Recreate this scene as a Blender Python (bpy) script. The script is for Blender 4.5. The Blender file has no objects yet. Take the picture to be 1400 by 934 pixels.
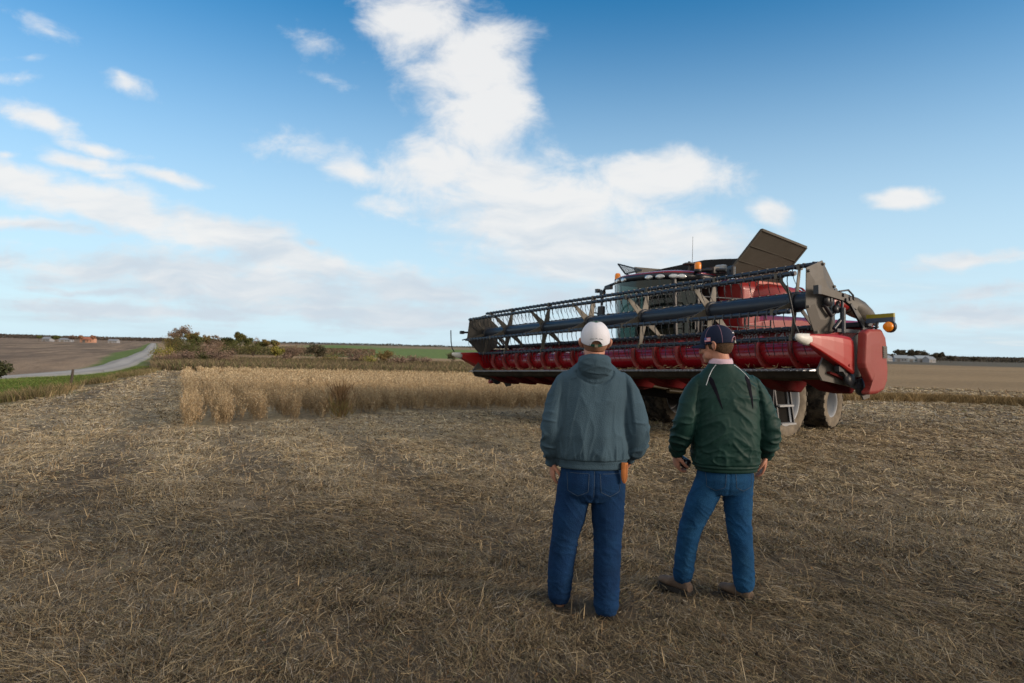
import bpy, bmesh, math, random
import numpy as np
from mathutils import Vector, Matrix, noise as mnoise
R = math.radians
S = bpy.context.scene
COL = S.collection
rng = np.random.default_rng(7)
random.seed(7)

# ---------------------------------------------------------------- camera
cam = bpy.data.cameras.new('camera')
cam.lens = 24.0; cam.sensor_width = 36.0; cam.clip_end = 9000; cam.clip_start = 0.05
cam.dof.use_dof = True; cam.dof.focus_distance = 5.2; cam.dof.aperture_fstop = 3.5
camo = bpy.data.objects.new('camera', cam); COL.objects.link(camo)
camo.location = (0, 0, 1.65)
camo.rotation_euler = (Matrix.Rotation(R(90.48), 4, 'X') @ Matrix.Rotation(R(1.29), 4, 'Z')).to_euler()
S.camera = camo
# ---------------------------------------------------------------- light
SUN_EL, SUN_AZ = R(14), R(112)      # azimuth clockwise from +Y (view direction); low in the west, right and slightly behind
sun = bpy.data.lights.new('sun', 'SUN'); sun.energy = 2.1; sun.angle = R(18); sun.color = (1.0, 0.80, 0.62)
suno = bpy.data.objects.new('sun', sun); COL.objects.link(suno)
sd = Vector((math.sin(SUN_AZ)*math.cos(SUN_EL), math.cos(SUN_AZ)*math.cos(SUN_EL), math.sin(SUN_EL)))
suno.rotation_euler = sd.to_track_quat('Z', 'Y').to_euler()
S.view_settings.view_transform = 'Standard'; S.view_settings.look = 'None'
S.view_settings.gamma = 1; S.view_settings.use_curve_mapping = False
S.view_settings.exposure = 0.55
S.render.engine = 'CYCLES'

# ---------------------------------------------------------------- world
world = bpy.data.worlds.new("World"); S.world = world; world.use_nodes = True
def build_world():
    nt = world.node_tree; N = nt.nodes; L = nt.links
    for n in list(N): N.remove(n)
    def nd(t, **k):
        n = N.new(t)
        for a, b in k.items(): setattr(n, a, b)
        return n
    def mth(op, a, b=None, clamp=False):
        n = nd('ShaderNodeMath', operation=op, use_clamp=clamp)
        for i, v in enumerate((a, b)):
            if v is None: continue
            if isinstance(v, (int, float)): n.inputs[i].default_value = v
            else: L.new(v, n.inputs[i])
        return n.outputs[0]
    def mix(f, a, b, blend='MIX'):
        n = nd('ShaderNodeMixRGB', blend_type=blend)
        for i, v in enumerate((f, a, b)):
            if isinstance(v, (int, float)): n.inputs[i].default_value = v
            elif isinstance(v, tuple): n.inputs[i].default_value = (*v, 1)
            else: L.new(v, n.inputs[i])
        return n.outputs[0]
    def smooth(v, lo, hi, a=0.0, b=1.0):
        n = nd('ShaderNodeMapRange', interpolation_type='SMOOTHSTEP')
        L.new(v, n.inputs[0]); n.inputs[1].default_value = lo; n.inputs[2].default_value = hi
        n.inputs[3].default_value = a; n.inputs[4].default_value = b
        return n.outputs[0]
    sky = nd('ShaderNodeTexSky', sky_type='NISHITA')
    sky.sun_disc = False; sky.sun_elevation = SUN_EL; sky.sun_rotation = SUN_AZ
    sky.altitude = 300; sky.air_density = 1.0; sky.dust_density = 0.6; sky.ozone_density = 2.2
    tc = nd('ShaderNodeTexCoord')
    sep = nd('ShaderNodeSeparateXYZ'); L.new(tc.outputs['Generated'], sep.inputs[0])
    X, Y, Z = sep.outputs
    zc = mth('MAXIMUM', Z, 0.0)
    # tangent coordinates for the northern half of the sky: u = x/y, v = z/y
    yc = mth('MAXIMUM', Y, 0.02)
    u = mth('DIVIDE', X, yc); v = mth('DIVIDE', Z, yc)
    uv = nd('ShaderNodeCombineXYZ'); L.new(u, uv.inputs[0]); L.new(v, uv.inputs[1])
    # cloud layer coordinates: where the view ray meets a flat layer
    zp = mth('ADD', zc, 0.10)
    pl = nd('ShaderNodeCombineXYZ')
    L.new(mth('DIVIDE', X, zp), pl.inputs[0]); L.new(mth('DIVIDE', Y, zp), pl.inputs[1])
    def fbm(vec, scale, detail, rough, off=(0, 0, 0), dist=0.0, sc=(1, 1, 1)):
        m = nd('ShaderNodeMapping'); L.new(vec, m.inputs[0]); m.inputs[1].default_value = off; m.inputs[3].default_value = sc
        n = nd('ShaderNodeTexNoise'); L.new(m.outputs[0], n.inputs['Vector'])
        n.inputs['Scale'].default_value = scale; n.inputs['Detail'].default_value = detail
        n.inputs['Roughness'].default_value = rough; n.inputs['Distortion'].default_value = dist
        return n
    # domain warp
    w1 = fbm(uv.outputs[0], 4.2, 4, 0.55, (3, 1, 0))
    ws = nd('ShaderNodeVectorMath', operation='SUBTRACT'); L.new(w1.outputs['Color'], ws.inputs[0]); ws.inputs[1].default_value = (.5, .5, .5)
    wm = nd('ShaderNodeVectorMath', operation='MULTIPLY'); L.new(ws.outputs[0], wm.inputs[0]); wm.inputs[1].default_value = (.13, .075, 0)
    wa = nd('ShaderNodeVectorMath', operation='ADD'); L.new(uv.outputs[0], wa.inputs[0]); L.new(wm.outputs[0], wa.inputs[1])
    ud = wa.outputs[0]
    # clouds: centre in azimuth and elevation units, half sizes, tilt in degrees (down to the right is +), weight
    CL = CLOUDS
    D = None
    for (cx, cy, rx, ry, ang, wgt) in CL:
        m = nd('ShaderNodeMapping', vector_type='TEXTURE'); L.new(ud, m.inputs[0])
        m.inputs[1].default_value = ((cx-700)/933, (475+(cx-700)*.0225-cy)/933, 0)
        m.inputs[2].default_value = (0, 0, R(-ang)); m.inputs[3].default_value = (rx/933, ry/933, 1)
        ln = nd('ShaderNodeVectorMath', operation='LENGTH'); L.new(m.outputs[0], ln.inputs[0])
        d = mth('MULTIPLY', mth('SUBTRACT', 1.25, ln.outputs['Value']), wgt)
        D = d if D is None else mth('MAXIMUM', D, d)
    f1 = fbm(uv.outputs[0], 11, 10, .64, (0, 0, 2), .35, (1, 1.45, 1)).outputs['Fac']
    f2 = fbm(pl.outputs[0], 1.7, 7, .6, (5, 2, 0), .2, (1, .8, 1)).outputs['Fac']
    fn = mth('SUBTRACT', mth('ADD', mth('MULTIPLY', f1, .75), mth('MULTIPLY', f2, .55)), .65)
    dens = mth('ADD', D, mth('MULTIPLY', fn, 3.1))
    alpha = smooth(dens, -.05, 1.15)
    north = smooth(Y, .12, .3)
    # added clouds over the unseen sky (behind the camera, overhead), to warm ground light
    f3 = fbm(pl.outputs[0], .55, 7, .6, (1, 9, 0), .2).outputs['Fac']
    other = smooth(f3, .30, .50)
    a_all = mth('ADD', mth('MULTIPLY', alpha, north), mth('MULTIPLY', other, mth('SUBTRACT', 1.0, north)))
    # long thin layers low over the horizon
    st = fbm(uv.outputs[0], 3.0, 6, .6, (1, 0, 0), .25, (1, 9, 1)).outputs['Fac']
    low = mth('MULTIPLY', smooth(v, .17, .03), smooth(st, .40, .66))
    low = mth('MULTIPLY', low, .55)
    # brightness inside clouds: denser heart brighter, undersides grey
    fs = fbm(ud, 7, 5, .55, (2, 7, 0), .2, (1, 4.6, 1)).outputs['Fac']
    lit = smooth(mth('ADD', mth('MULTIPLY', fs, .8), mth('MULTIPLY', smooth(v, .02, .32), .38)), .33, .74)
    ccol = mix(lit, (.68, .77, .86), (.99, .985, .975))
    lcol = mix(smooth(st, .55, .75), (.62, .73, .82), (.98, .97, .94))
    # scattering towards horizon: thin milky air
    hz = smooth(zc, .34, .0)
    hazy = mix(mth('MULTIPLY', hz, .0), (0, 0, 0), (0, 0, 0))
    skm = nd('ShaderNodeMixRGB', blend_type='MULTIPLY'); skm.inputs[0].default_value = 1
    L.new(sky.outputs[0], skm.inputs[1]); skm.inputs[2].default_value = SKY_TINT
    hs = nd('ShaderNodeHueSaturation'); L.new(skm.outputs[0], hs.inputs['Color']); hs.inputs['Saturation'].default_value = SKY_SAT; hs.inputs['Hue'].default_value = SKY_HUE
    K = CLOUD_K
    base = mix(mth('MULTIPLY', smooth(zc, .50, .0), HAZE_AMT), hs.outputs[0], tuple(c*K for c in (.76, .95, 1.08)))
    def sc(c):
        n = nd('ShaderNodeMixRGB', blend_type='MULTIPLY'); n.inputs[0].default_value = 1
        L.new(c, n.inputs[1]); n.inputs[2].default_value = (K, K, K, 1); return n.outputs[0]
    c1 = mix(low, base, sc(lcol))
    ccol = mix(north, (.92, .84, .74), ccol)  # unseen clouds tinted warm to offset the blue light on the ground
    c2 = mix(mth('MULTIPLY', a_all, .93), c1, sc(ccol))
    # below the horizon: dull ground colour
    fin = mix(smooth(Z, -.01, -.05), c2, tuple(c*K*.4 for c in (.30, .25, .2)))
    bg = nd('ShaderNodeBackground'); L.new(fin, bg.inputs[0]); bg.inputs[1].default_value = SKY_STR
    out = nd('ShaderNodeOutputWorld'); L.new(bg.outputs[0], out.inputs[0])
SKY_STR = 0.10; CLOUD_K = 6.2; SKY_TINT = (.66, 1.09, 1.26, 1); SKY_SAT = 1.15; SKY_HUE = .5; HAZE_AMT = .9
CLOUDS = [(575, 30, 70, 60, 0, 1.2), (625, 90, 92, 80, 0, 1.5), (645, 165, 70, 100, 0, 1.5), (600, 232, 95, 40, 0, 1.3), (490, 240, 62, 20, 5, 1.0), (660, 245, 110, 60, 0, 1.4), (745, 290, 140, 62, 0, 1.5), (880, 245, 115, 36, 3, 1.3), (800, 335, 200, 55, 3, 1.4), (955, 335, 110, 36, 5, 1.3), (1055, 292, 38, 20, 0, 1.2), (690, 300, 110, 40, 0, 0.95), (540, 285, 40, 18, 10, 0.45), (730, 400, 170, 25, 3, 0.8), (1232, 270, 46, 17, -5, 1.35), (1330, 354, 95, 12, -6, 1.15), (1360, 398, 95, 14, -6, 1.1), (1340, 432, 150, 22, 0, 1.1), (1180, 452, 120, 12, 0, 0.7), (163, 112, 40, 15, 24, 0.85), (55, 162, 68, 17, 20, 1.07), (45, 38, 55, 14, 25, 0.6), (12, 102, 26, 9, 10, 0.5), (20, 70, 26, 6, 5, 0.45), (138, 205, 52, 11, 15, 0.99), (112, 224, 60, 14, 12, 0.99), (215, 247, 44, 11, 10, 1.03), (20, 208, 18, 6, 8, 0.6), (150, 245, 22, 7, 8, 0.5), (45, 255, 100, 30, 22, 1.35), (150, 290, 130, 32, 18, 1.45), (300, 330, 150, 30, 14, 1.45), (400, 365, 130, 24, 10, 1.3), (40, 305, 100, 10, 10, 1.0), (330, 390, 330, 40, 4, 1.2), (560, 400, 170, 26, 8, 1.15), (100, 370, 180, 26, 3, 1.05), (480, 430, 330, 18, 2, 1.0), (150, 420, 200, 14, 2, 0.95), (370, 212, 62, 18, -3, 0.45), (640, 328, 50, 18, 0, 0.55), (422, 345, 20, 8, 0, 0.95), (435, 117, 26, 9, 10, 0.3), (430, 65, 40, 14, 25, 0.25), (900, 385, 120, 20, 0, 0.9), (250, 372, 150, 9, 4, 1.05), (90, 268, 60, 12, 20, 1.3), (420, 392, 170, 8, 3, 1.0), (120, 395, 150, 7, 2, 0.95), (600, 442, 180, 8, 1, 0.8)]
build_world()

# ---------------------------------------------------------------- helpers
def link(o, parent=None):
    COL.objects.link(o)
    if parent is not None: o.parent = parent
    return o
def tag(o, label=None, cat=None, group=None, kind=None):
    if label: o['label'] = label
    if cat: o['category'] = cat
    if group: o['group'] = group
    if kind: o['kind'] = kind
    return o
def empty(name, loc=(0, 0, 0), rz=0.0, **k):
    o = bpy.data.objects.new(name, None); link(o); o.location = loc; o.rotation_euler = (0, 0, rz)
    o.empty_display_size = .2
    return tag(o, **k)
def quads_mesh(name, V, Fq, mats, col=None, matidx=None, smooth=False):
    """fast mesh from numpy: V (n,3), Fq (m,4) or (m,3)"""
    me = bpy.data.meshes.new(name)
    V = np.asarray(V, np.float32); Fq = np.asarray(Fq, np.int32); k = Fq.shape[1]
    me.vertices.add(len(V)); me.vertices.foreach_set('co', V.ravel())
    me.loops.add(Fq.size); me.loops.foreach_set('vertex_index', Fq.ravel())
    me.polygons.add(len(Fq)); me.polygons.foreach_set('loop_start', np.arange(0, Fq.size, k, dtype=np.int32))
    try: me.polygons.foreach_set('loop_total', np.full(len(Fq), k, np.int32))
    except Exception: pass
    if matidx is not None: me.polygons.foreach_set('material_index', np.asarray(matidx, np.int32))
    if smooth: me.polygons.foreach_set('use_smooth', np.ones(len(Fq), bool))
    if col is not None:       # per-vertex albedo
        a = me.color_attributes.new('tint', 'FLOAT_COLOR', 'POINT')
        c = np.ones((len(V), 4), np.float32); c[:, :3] = col; a.data.foreach_set('color', c.ravel())
    for m in (mats if isinstance(mats, (list, tuple)) else [mats]): me.materials.append(m)
    me.update(); me.validate()
    return me
class MB:
    """collects simple shapes into one mesh"""
    def __init__(s): s.v = []; s.f = []; s.m = []; s.sm = []; s.mi = 0
    def add(s, vs, fs, smooth=False):
        b = len(s.v); s.v += [tuple(v) for v in vs]; s.f += [tuple(b+i for i in f) for f in fs]
        s.m += [s.mi]*len(fs); s.sm += [smooth]*len(fs); return s
    def box(s, c, d, rot=None):
        hx, hy, hz = d[0]/2, d[1]/2, d[2]/2
        vs = [Vector((x, y, z)) for x in (-hx, hx) for y in (-hy, hy) for z in (-hz, hz)]
        if rot is not None: vs = [rot @ v for v in vs]
        vs = [v+Vector(c) for v in vs]
        return s.add(vs, [(0, 1, 3, 2), (4, 6, 7, 5), (0, 4, 5, 1), (2, 3, 7, 6), (0, 2, 6, 4), (1, 5, 7, 3)])
    def bar(s, a, b, w, h=None, up=(0, 0, 1)):
        """rectangular bar from a to b, w across, h along up"""
        h = h or w; a = Vector(a); b = Vector(b); t = (b-a).normalized(); up = Vector(up)
        if abs(t.dot(up)) > .98: up = Vector((1, 0, 0))
        sx = t.cross(up).normalized(); uz = sx.cross(t).normalized()
        vs = [p+sx*(w/2*i)+uz*(h/2*j) for p in (a, b) for i, j in ((-1, -1), (1, -1), (1, 1), (-1, 1))]
        return s.add(vs, [(0, 3, 2, 1), (4, 5, 6, 7), (0, 1, 5, 4), (1, 2, 6, 5), (2, 3, 7, 6), (3, 0, 4, 7)])
    def tube(s, pts, r, n=10, cap=True, flat=None):
        pts = [Vector(p) for p in pts]; rs = r if isinstance(r, (list, tuple)) else [r]*len(pts)
        vs = []; fs = []; prev = None
        for i, p in enumerate(pts):
            t = (pts[min(i+1, len(pts)-1)]-pts[max(i-1, 0)]).normalized()
            if prev is None:
                a = Vector((0, 0, 1)) if abs(t.z) < .9 else Vector((1, 0, 0))
                x = t.cross(a).normalized()
            else: x = (prev-t*prev.dot(t)).normalized()
            prev = x; y = t.cross(x)
            for k in range(n):
                a = 2*math.pi*k/n; vs.append(p+(x*math.cos(a)+y*math.sin(a))*rs[i])
        for i in range(len(pts)-1):
            for k in range(n):
                fs.append((i*n+k, i*n+(k+1) % n, (i+1)*n+(k+1) % n, (i+1)*n+k))
        s.add(vs, fs, True)
        if cap:
            s.add([vs[k] for k in range(n)][::-1], [tuple(range(n))]); s.add([vs[-n+k] for k in range(n)], [tuple(range(n))])
        return s
    def prism(s, poly, o, ax, ay, az, t):
        """polygon (list of 2d) in plane o+ax*x+ay*y extruded by t along az"""
        o, ax, ay, az = map(Vector, (o, ax, ay, az)); n = len(poly)
        vs = [o+ax*p[0]+ay*p[1]+az*q for q in (0, t) for p in poly]
        fs = [tuple(range(n))[::-1], tuple(range(n, 2*n))]+[(i, (i+1) % n, n+(i+1) % n, n+i) for i in range(n)]
        return s.add(vs, fs)
    def loft(s, rings, closed=True, cap=True, smooth=True):
        n = len(rings[0]); vs = [Vector(p) for r in rings for p in r]; fs = []
        for i in range(len(rings)-1):
            for k in range(n if closed else n-1):
                fs.append((i*n+k, i*n+(k+1) % n, (i+1)*n+(k+1) % n, (i+1)*n+k))
        s.add(vs, fs, smooth)
        if cap and closed:
            b = len(s.v)-len(vs)
            s.f += [tuple(b+k for k in range(n))[::-1], tuple(b+(len(rings)-1)*n+k for k in range(n))]; s.m += [s.mi]*2; s.sm += [smooth]*2
        return s
    def lathe(s, prof, o=(0, 0, 0), ax=(0, 0, 1), n=24, smooth=True):
        """prof: (radius, height) pairs about axis ax through o"""
        o = Vector(o); ax = Vector(ax).normalized(); x = ax.orthogonal().normalized(); y = ax.cross(x)
        rings = [[o+ax*h+(x*math.cos(2*math.pi*k/n)+y*math.sin(2*math.pi*k/n))*max(r, 1e-4) for k in range(n)] for r, h in prof]
        return s.loft(rings, cap=False, smooth=smooth)
    def mesh(s, name, mats):
        me = bpy.data.meshes.new(name); me.from_pydata(s.v, [], s.f)
        for m in (mats if isinstance(mats, (list, tuple)) else [mats]): me.materials.append(m)
        me.polygons.foreach_set('material_index', s.m); me.polygons.foreach_set('use_smooth', s.sm)
        bm = bmesh.new(); bm.from_mesh(me); bmesh.ops.recalc_face_normals(bm, faces=bm.faces); bm.to_mesh(me); bm.free()
        me.update(); return me
    def build(s, name, mats, parent=None, bevel=0, seg=2, **k):
        o = bpy.data.objects.new(name, s.mesh(name, mats)); link(o, parent)
        if bevel:
            b = o.modifiers.new('bevel', 'BEVEL'); b.width = bevel; b.segments = seg; b.limit_method = 'ANGLE'; b.angle_limit = R(35)
            b.harden_normals = False
        return tag(o, **k)

# ---------------------------------------------------------------- materials
MATS = {}
def mat(name, col, rough=.6, metal=0, spec=.5, var=.12, nscale=6, bump=0, bscale=40, dirt=None, dirt_amt=.4, dscale=3, coat=0, trans=0, alpha=1, emit=None, use_tint=False, stretch=(1, 1, 1), rough_var=.1, coords='Object'):
    if name in MATS: return MATS[name]
    m = bpy.data.materials.new(name); m.use_nodes = True; nt = m.node_tree; N = nt.nodes; L = nt.links
    p = N['Principled BSDF']
    tc = N.new('ShaderNodeTexCoord'); mp = N.new('ShaderNodeMapping'); L.new(tc.outputs[coords], mp.inputs[0]); mp.inputs[3].default_value = stretch
    n1 = N.new('ShaderNodeTexNoise'); n1.inputs['Scale'].default_value = nscale; n1.inputs['Detail'].default_value = 6; n1.inputs['Roughness'].default_value = .6
    L.new(mp.outputs[0], n1.inputs['Vector'])
    mr = N.new('ShaderNodeMapRange'); L.new(n1.outputs['Fac'], mr.inputs[0]); mr.inputs[1].default_value = .3; mr.inputs[2].default_value = .7
    mr.inputs[3].default_value = 1-var; mr.inputs[4].default_value = 1+var
    mx = N.new('ShaderNodeMixRGB'); mx.blend_type = 'MULTIPLY'; mx.inputs[0].default_value = 1
    if use_tint:
        at = N.new('ShaderNodeAttribute'); at.attribute_name = 'tint'; L.new(at.outputs['Color'], mx.inputs[1])
    else: mx.inputs[1].default_value = (*col, 1)
    L.new(mr.outputs[0], mx.inputs[2]); c = mx.outputs[0]
    if dirt:
        n2 = N.new('ShaderNodeTexNoise'); n2.inputs['Scale'].default_value = dscale; n2.inputs['Detail'].default_value = 8; n2.inputs['Roughness'].default_value = .7
        L.new(tc.outputs[coords], n2.inputs['Vector'])
        m2 = N.new('ShaderNodeMapRange'); L.new(n2.outputs['Fac'], m2.inputs[0]); m2.inputs[1].default_value = .42; m2.inputs[2].default_value = .72; m2.inputs[4].default_value = dirt_amt
        x2 = N.new('ShaderNodeMixRGB'); L.new(m2.outputs[0], x2.inputs[0]); L.new(c, x2.inputs[1]); x2.inputs[2].default_value = (*dirt, 1); c = x2.outputs[0]
        ra = N.new('ShaderNodeMapRange'); L.new(m2.outputs[0], ra.inputs[0]); ra.inputs[3].default_value = rough; ra.inputs[4].default_value = min(1, rough+.5)
        L.new(ra.outputs[0], p.inputs['Roughness'])
    else:
        ra = N.new('ShaderNodeMapRange'); L.new(n1.outputs['Fac'], ra.inputs[0]); ra.inputs[3].default_value = max(.02, rough-rough_var); ra.inputs[4].default_value = min(1, rough+rough_var)
        L.new(ra.outputs[0], p.inputs['Roughness'])
    L.new(c, p.inputs['Base Color'])
    p.inputs['Metallic'].default_value = metal; p.inputs['Specular IOR Level'].default_value = spec
    if coat: p.inputs['Coat Weight'].default_value = coat; p.inputs['Coat Roughness'].default_value = .12
    if trans: p.inputs['Transmission Weight'].default_value = trans; p.inputs['IOR'].default_value = 1.3
    if alpha < 1: p.inputs['Alpha'].default_value = alpha
    if emit: p.inputs['Emission Color'].default_value = (*emit[:3], 1); p.inputs['Emission Strength'].default_value = emit[3]
    if bump:
        nb = N.new('ShaderNodeTexNoise'); nb.inputs['Scale'].default_value = bscale; nb.inputs['Detail'].default_value = 5
        L.new(mp.outputs[0], nb.inputs['Vector'])
        b = N.new('ShaderNodeBump'); b.inputs['Strength'].default_value = bump; b.inputs['Distance'].default_value = .02
        L.new(nb.outputs['Fac'], b.inputs['Height']); L.new(b.outputs[0], p.inputs['Normal'])
    MATS[name] = m; return m

# ---------------------------------------------------------------- value noise in numpy
_perm = rng.random((256, 256))
def vnoise(x, y, s):
    x = np.asarray(x)/s; y = np.asarray(y)/s
    xi = np.floor(x).astype(int); yi = np.floor(y).astype(int); fx = x-xi; fy = y-yi
    fx = fx*fx*(3-2*fx); fy = fy*fy*(3-2*fy)
    g = lambda a, b: _perm[a & 255, b & 255]
    return (g(xi, yi)*(1-fx)+g(xi+1, yi)*fx)*(1-fy)+(g(xi, yi+1)*(1-fx)+g(xi+1, yi+1)*fx)*fy
def fbmn(x, y, s, o=4, r=.55):
    a = 1; t = 0; w = 0
    for i in range(o):
        t = t+a*vnoise(np.asarray(x)+37.3*i, np.asarray(y)-19.1*i, s/2**i); w += a; a *= r
    return t/w
def sstep(x, a, b):
    t = np.clip((np.asarray(x)-a)/(b-a), 0, 1); return t*t*(3-2*t)

# ---------------------------------------------------------------- terrain
GY = np.array([-60, -10, 0, 4.5, 10, 17, 25, 40, 60, 80, 110, 160, 300, 700, 1500, 4000, 9000], float)
GZ = np.array([.3, .05, 0, 0, -.09, -.22, -.40, -.80, -1.40, -2.0, -2.7, -3.0, -3.2, -3.2, -3.2, -4.5, -8], float)
EDGE = np.array([(-60, -40), (-40, -10), (-20, 4), (-13.6, 18), (-17, 27), (-27, 49), (-45, 88), (-52, 105)], float)   # left edge of the harvested strip
ROAD = np.array([(-60, 20), (-53, 45), (-50.3, 60), (-50, 67), (-52, 77), (-57, 91), (-69, 121), (-93, 170), (-138, 259), (-232, 440), (-420, 800)], float)
def polyline_x(P, y): return np.interp(y, P[:, 1], P[:, 0])
def ground(x, y):
    x = np.asarray(x, float); y = np.asarray(y, float)
    d = np.hypot(x*.55, y); d = np.where(y < 0, -np.abs(y)*.2, d)
    z = np.interp(d, GY, GZ)
    e_ = polyline_x(EDGE, y)-x; fade = sstep(y, -5, 20)*(1-sstep(y, 85, 140))
    z = z-(.5*sstep(e_, -.5, 6)+1.0*sstep(e_, 7, 26))*fade
    z = z-.12*sstep(polyline_x(EDGE, y)-x, -.5, 3.5)*(1-sstep(polyline_x(EDGE, y)-x, 5, 14))*sstep(y, 10, 20)*(1-sstep(y, 80, 120))
    z = z+(fbmn(x, y, 9, 3)-.5)*.10*sstep(d, 6, 20)+(fbmn(x, y, 160, 3)-.5)*1.6*sstep(d, 90, 260)
    return z
def gz(x, y): return float(ground(np.array([x]), np.array([y]))[0])
ROWD = np.array([-.43, .903]); ROWN = np.array([.903, .43])     # soybean row direction and across
CROPF = np.array([(-7.2, 12.6), (-6.5, 13.6), (-5.9, 14.9), (-4.9, 16.3), (-3.35, 18.5), (-1.1, 20.1), (1, 21.2), (4, 24), (9, 30), (14, 38)], float)
def crop_mask(x, y):
    """standing soybeans: right of the left edge line, behind the front edge"""
    left = (x+6.5)*ROWN[0]+(y-13.6)*ROWN[1] > 0
    front = y > np.interp(x, CROPF[:, 0], CROPF[:, 1])
    return left & front & (y < 82+fbmn(x, y, 20, 2)*3) & (x < .42*y)
# ---------------------------------------------------------------- ground sheet
def build_ground():
    # polar grid round the camera: dense in front, coarse behind
    th = np.concatenate([np.linspace(-180, -48, 90)[:-1], np.linspace(-48, 48, 760), np.linspace(48, 180, 90)[1:]])
    r = np.concatenate([[0.0], np.geomspace(1.2, 30, 300), np.geomspace(30, 8500, 330)[1:]])
    T, RR = np.meshgrid(np.radians(th), r)
    x = RR*np.sin(T); y = RR*np.cos(T)
    z = ground(x, y)
    near = 1-sstep(RR, 14, 40)
    z = z+((fbmn(x, y, .35, 4)-.5)*.07+(fbmn(x, y, 1.3, 2)-.5)*.05)*near
    n1 = fbmn(x, y, 3, 4); u = x*ROWN[0]+y*ROWN[1]; v = x*ROWD[0]+y*ROWD[1]
    streak = fbmn(u*1.0, v*.09, .9, 4)
    fine = fbmn(x, y, .5, 3)
    C = np.zeros(x.shape+(3,))
    def put(mask, c): 
        m = np.clip(mask, 0, 1)[..., None]; C[:] = C*(1-m)+np.asarray(c)*m
    jit = (fbmn(x, y, 6, 4)-.5)
    # harvested soybean stubble
    st = np.array([.098, .077, .052])[None, None]*(.55+.5*streak+.5*fine*.6+.3*n1)[..., None]
    C[:] = st
    pale = sstep(fbmn(x+50, y, 5, 3)*.6+streak*.5, .50, .72)*.55
    put(pale, (.33, .26, .165))
    bdist = lambda x, y: np.hypot(x, y)
    bd = np.hypot(x*.7+2, y-19)
    put((1-sstep(bd, 3, 11))*.5, (.46, .38, .245))
    band = .5+.5*np.sin((u*1.0+fbmn(x, y, 7, 3)*1.2)*3.3)
    put(band*sstep(y, 5, 12)*(1-sstep(x, -3, 2))*.62, (.47, .385, .235))
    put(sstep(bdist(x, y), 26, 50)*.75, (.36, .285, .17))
    # strips of chaff running up the harvested lane on the left
    # far brown field left of the road
    rx = polyline_x(ROAD, y); ex = polyline_x(EDGE, y)
    dl = rx-x        # distance left of road centre
    plough = np.clip((fbmn(u*.6+jit*3, v*.03, 2.0, 3)-.5)*2.6+.5, 0, 1)
    d = np.hypot(x, y)
    lf = (x < ex).astype(float)
    def s(v, e): return sstep(v, -e, e)
    left_zone = s(ex+jit*1.5-x, .5)*sstep(y, 0, 14)
    # verge: green and brown grass
    g1 = np.stack([.10+.06*n1, .155+.05*n1, .035+.012*n1], -1)
    put(left_zone, g1)
    brown = s(ex-x-.3, .4)*s(3.2+jit*6-(ex-x), 1)*sstep(y, 0, 14)*(1-sstep(y, 80, 105))
    put(brown*.85, (.20, .14, .075))
    bf = left_zone*s(dl-5-jit*4-sstep(y, 95, 240)*5+sstep(y,260,420)*4, 1.2)*(y > 15)
    fld = np.stack([.17+.15*plough, .122+.108*plough, .082+.068*plough], -1)*(.72+.5*fbmn(x, y*4, 60, 3))[..., None]
    put(bf, fld)
    # beyond the crop: rough grass in the dip, tan strip, green field, tan crest
    far = sstep(y, 82, 90)*s(x-rx-4, 2)
    put(far, np.stack([.135+.05*n1, .105+.035*n1, .055+.01*n1], -1))
    tan = far*sstep(d+jit*12, 150, 160)*(x/np.maximum(y, 1) < .5)
    put(tan, (.36, .25, .14))
    an = x/np.maximum(y, 1)
    gr = sstep(d+jit*20, 232, 244)*s(x-rx-9, 3)*sstep(an, -.33, -.28)*(1-sstep(an, .02, .10))
    put(gr, np.stack([.14+.02*n1, .20+.03*n1, .055+0*n1], -1))
    put(gr*sstep(d, 900, 980)*sstep(an, -.24, -.16), (.26, .205, .125))
    # right: brown stubble field across the shallow dip
    rt = sstep(an, .40, .44)*sstep(d-(43+6*np.sin((an-.5)*9)), -.6, .6)
    rb = .8+.45*fbmn(x*.4, y, 30, 3)
    put(rt, np.stack([.30*rb, .21*rb, .11*rb], -1))
    put(rt*sstep(d, 420, 480), (.12, .105, .075))
    put(sstep(d, 2500, 4000), (.13, .13, .11))
    C = C*(.86+.28*fbmn(x, y, .18, 2))[..., None]
    nr, nt_ = x.shape
    idx = np.arange(nr*nt_).reshape(nr, nt_)
    a = idx[:-1, :-1]; b = idx[:-1, 1:]; c = idx[1:, 1:]; e = idx[1:, :-1]
    F = np.stack([a, e, c, b], -1).reshape(-1, 4)
    V = np.stack([x, y, z], -1).reshape(-1, 3)
    m = bpy.data.materials.new('field_soil'); m.use_nodes = True; nt = m.node_tree; N = nt.nodes; L = nt.links
    p = N['Principled BSDF']; p.inputs['Roughness'].default_value = .95; p.inputs['Specular IOR Level'].default_value = .15
    at = N.new('ShaderNodeAttribute'); at.attribute_name = 'tint'
    geo = N.new('ShaderNodeNewGeometry')
    n1 = N.new('ShaderNodeTexNoise'); n1.inputs['Scale'].default_value = 9; n1.inputs['Detail'].default_value = 9; n1.inputs['Roughness'].default_value = .72
    mp = N.new('ShaderNodeMapping'); mp.inputs[2].default_value = (0, 0, R(-25)); mp.inputs[3].default_value = (1, .45, 1)
    L.new(geo.outputs['Position'], mp.inputs[0]); L.new(mp.outputs[0], n1.inputs['Vector'])
    mr = N.new('ShaderNodeMapRange'); L.new(n1.outputs['Fac'], mr.inputs[0]); mr.inputs[1].default_value = .32; mr.inputs[2].default_value = .68; mr.inputs[3].default_value = .45; mr.inputs[4].default_value = 1.5
    mx = N.new('ShaderNodeMixRGB'); mx.blend_type = 'MULTIPLY'; mx.inputs[0].default_value = 1
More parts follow.
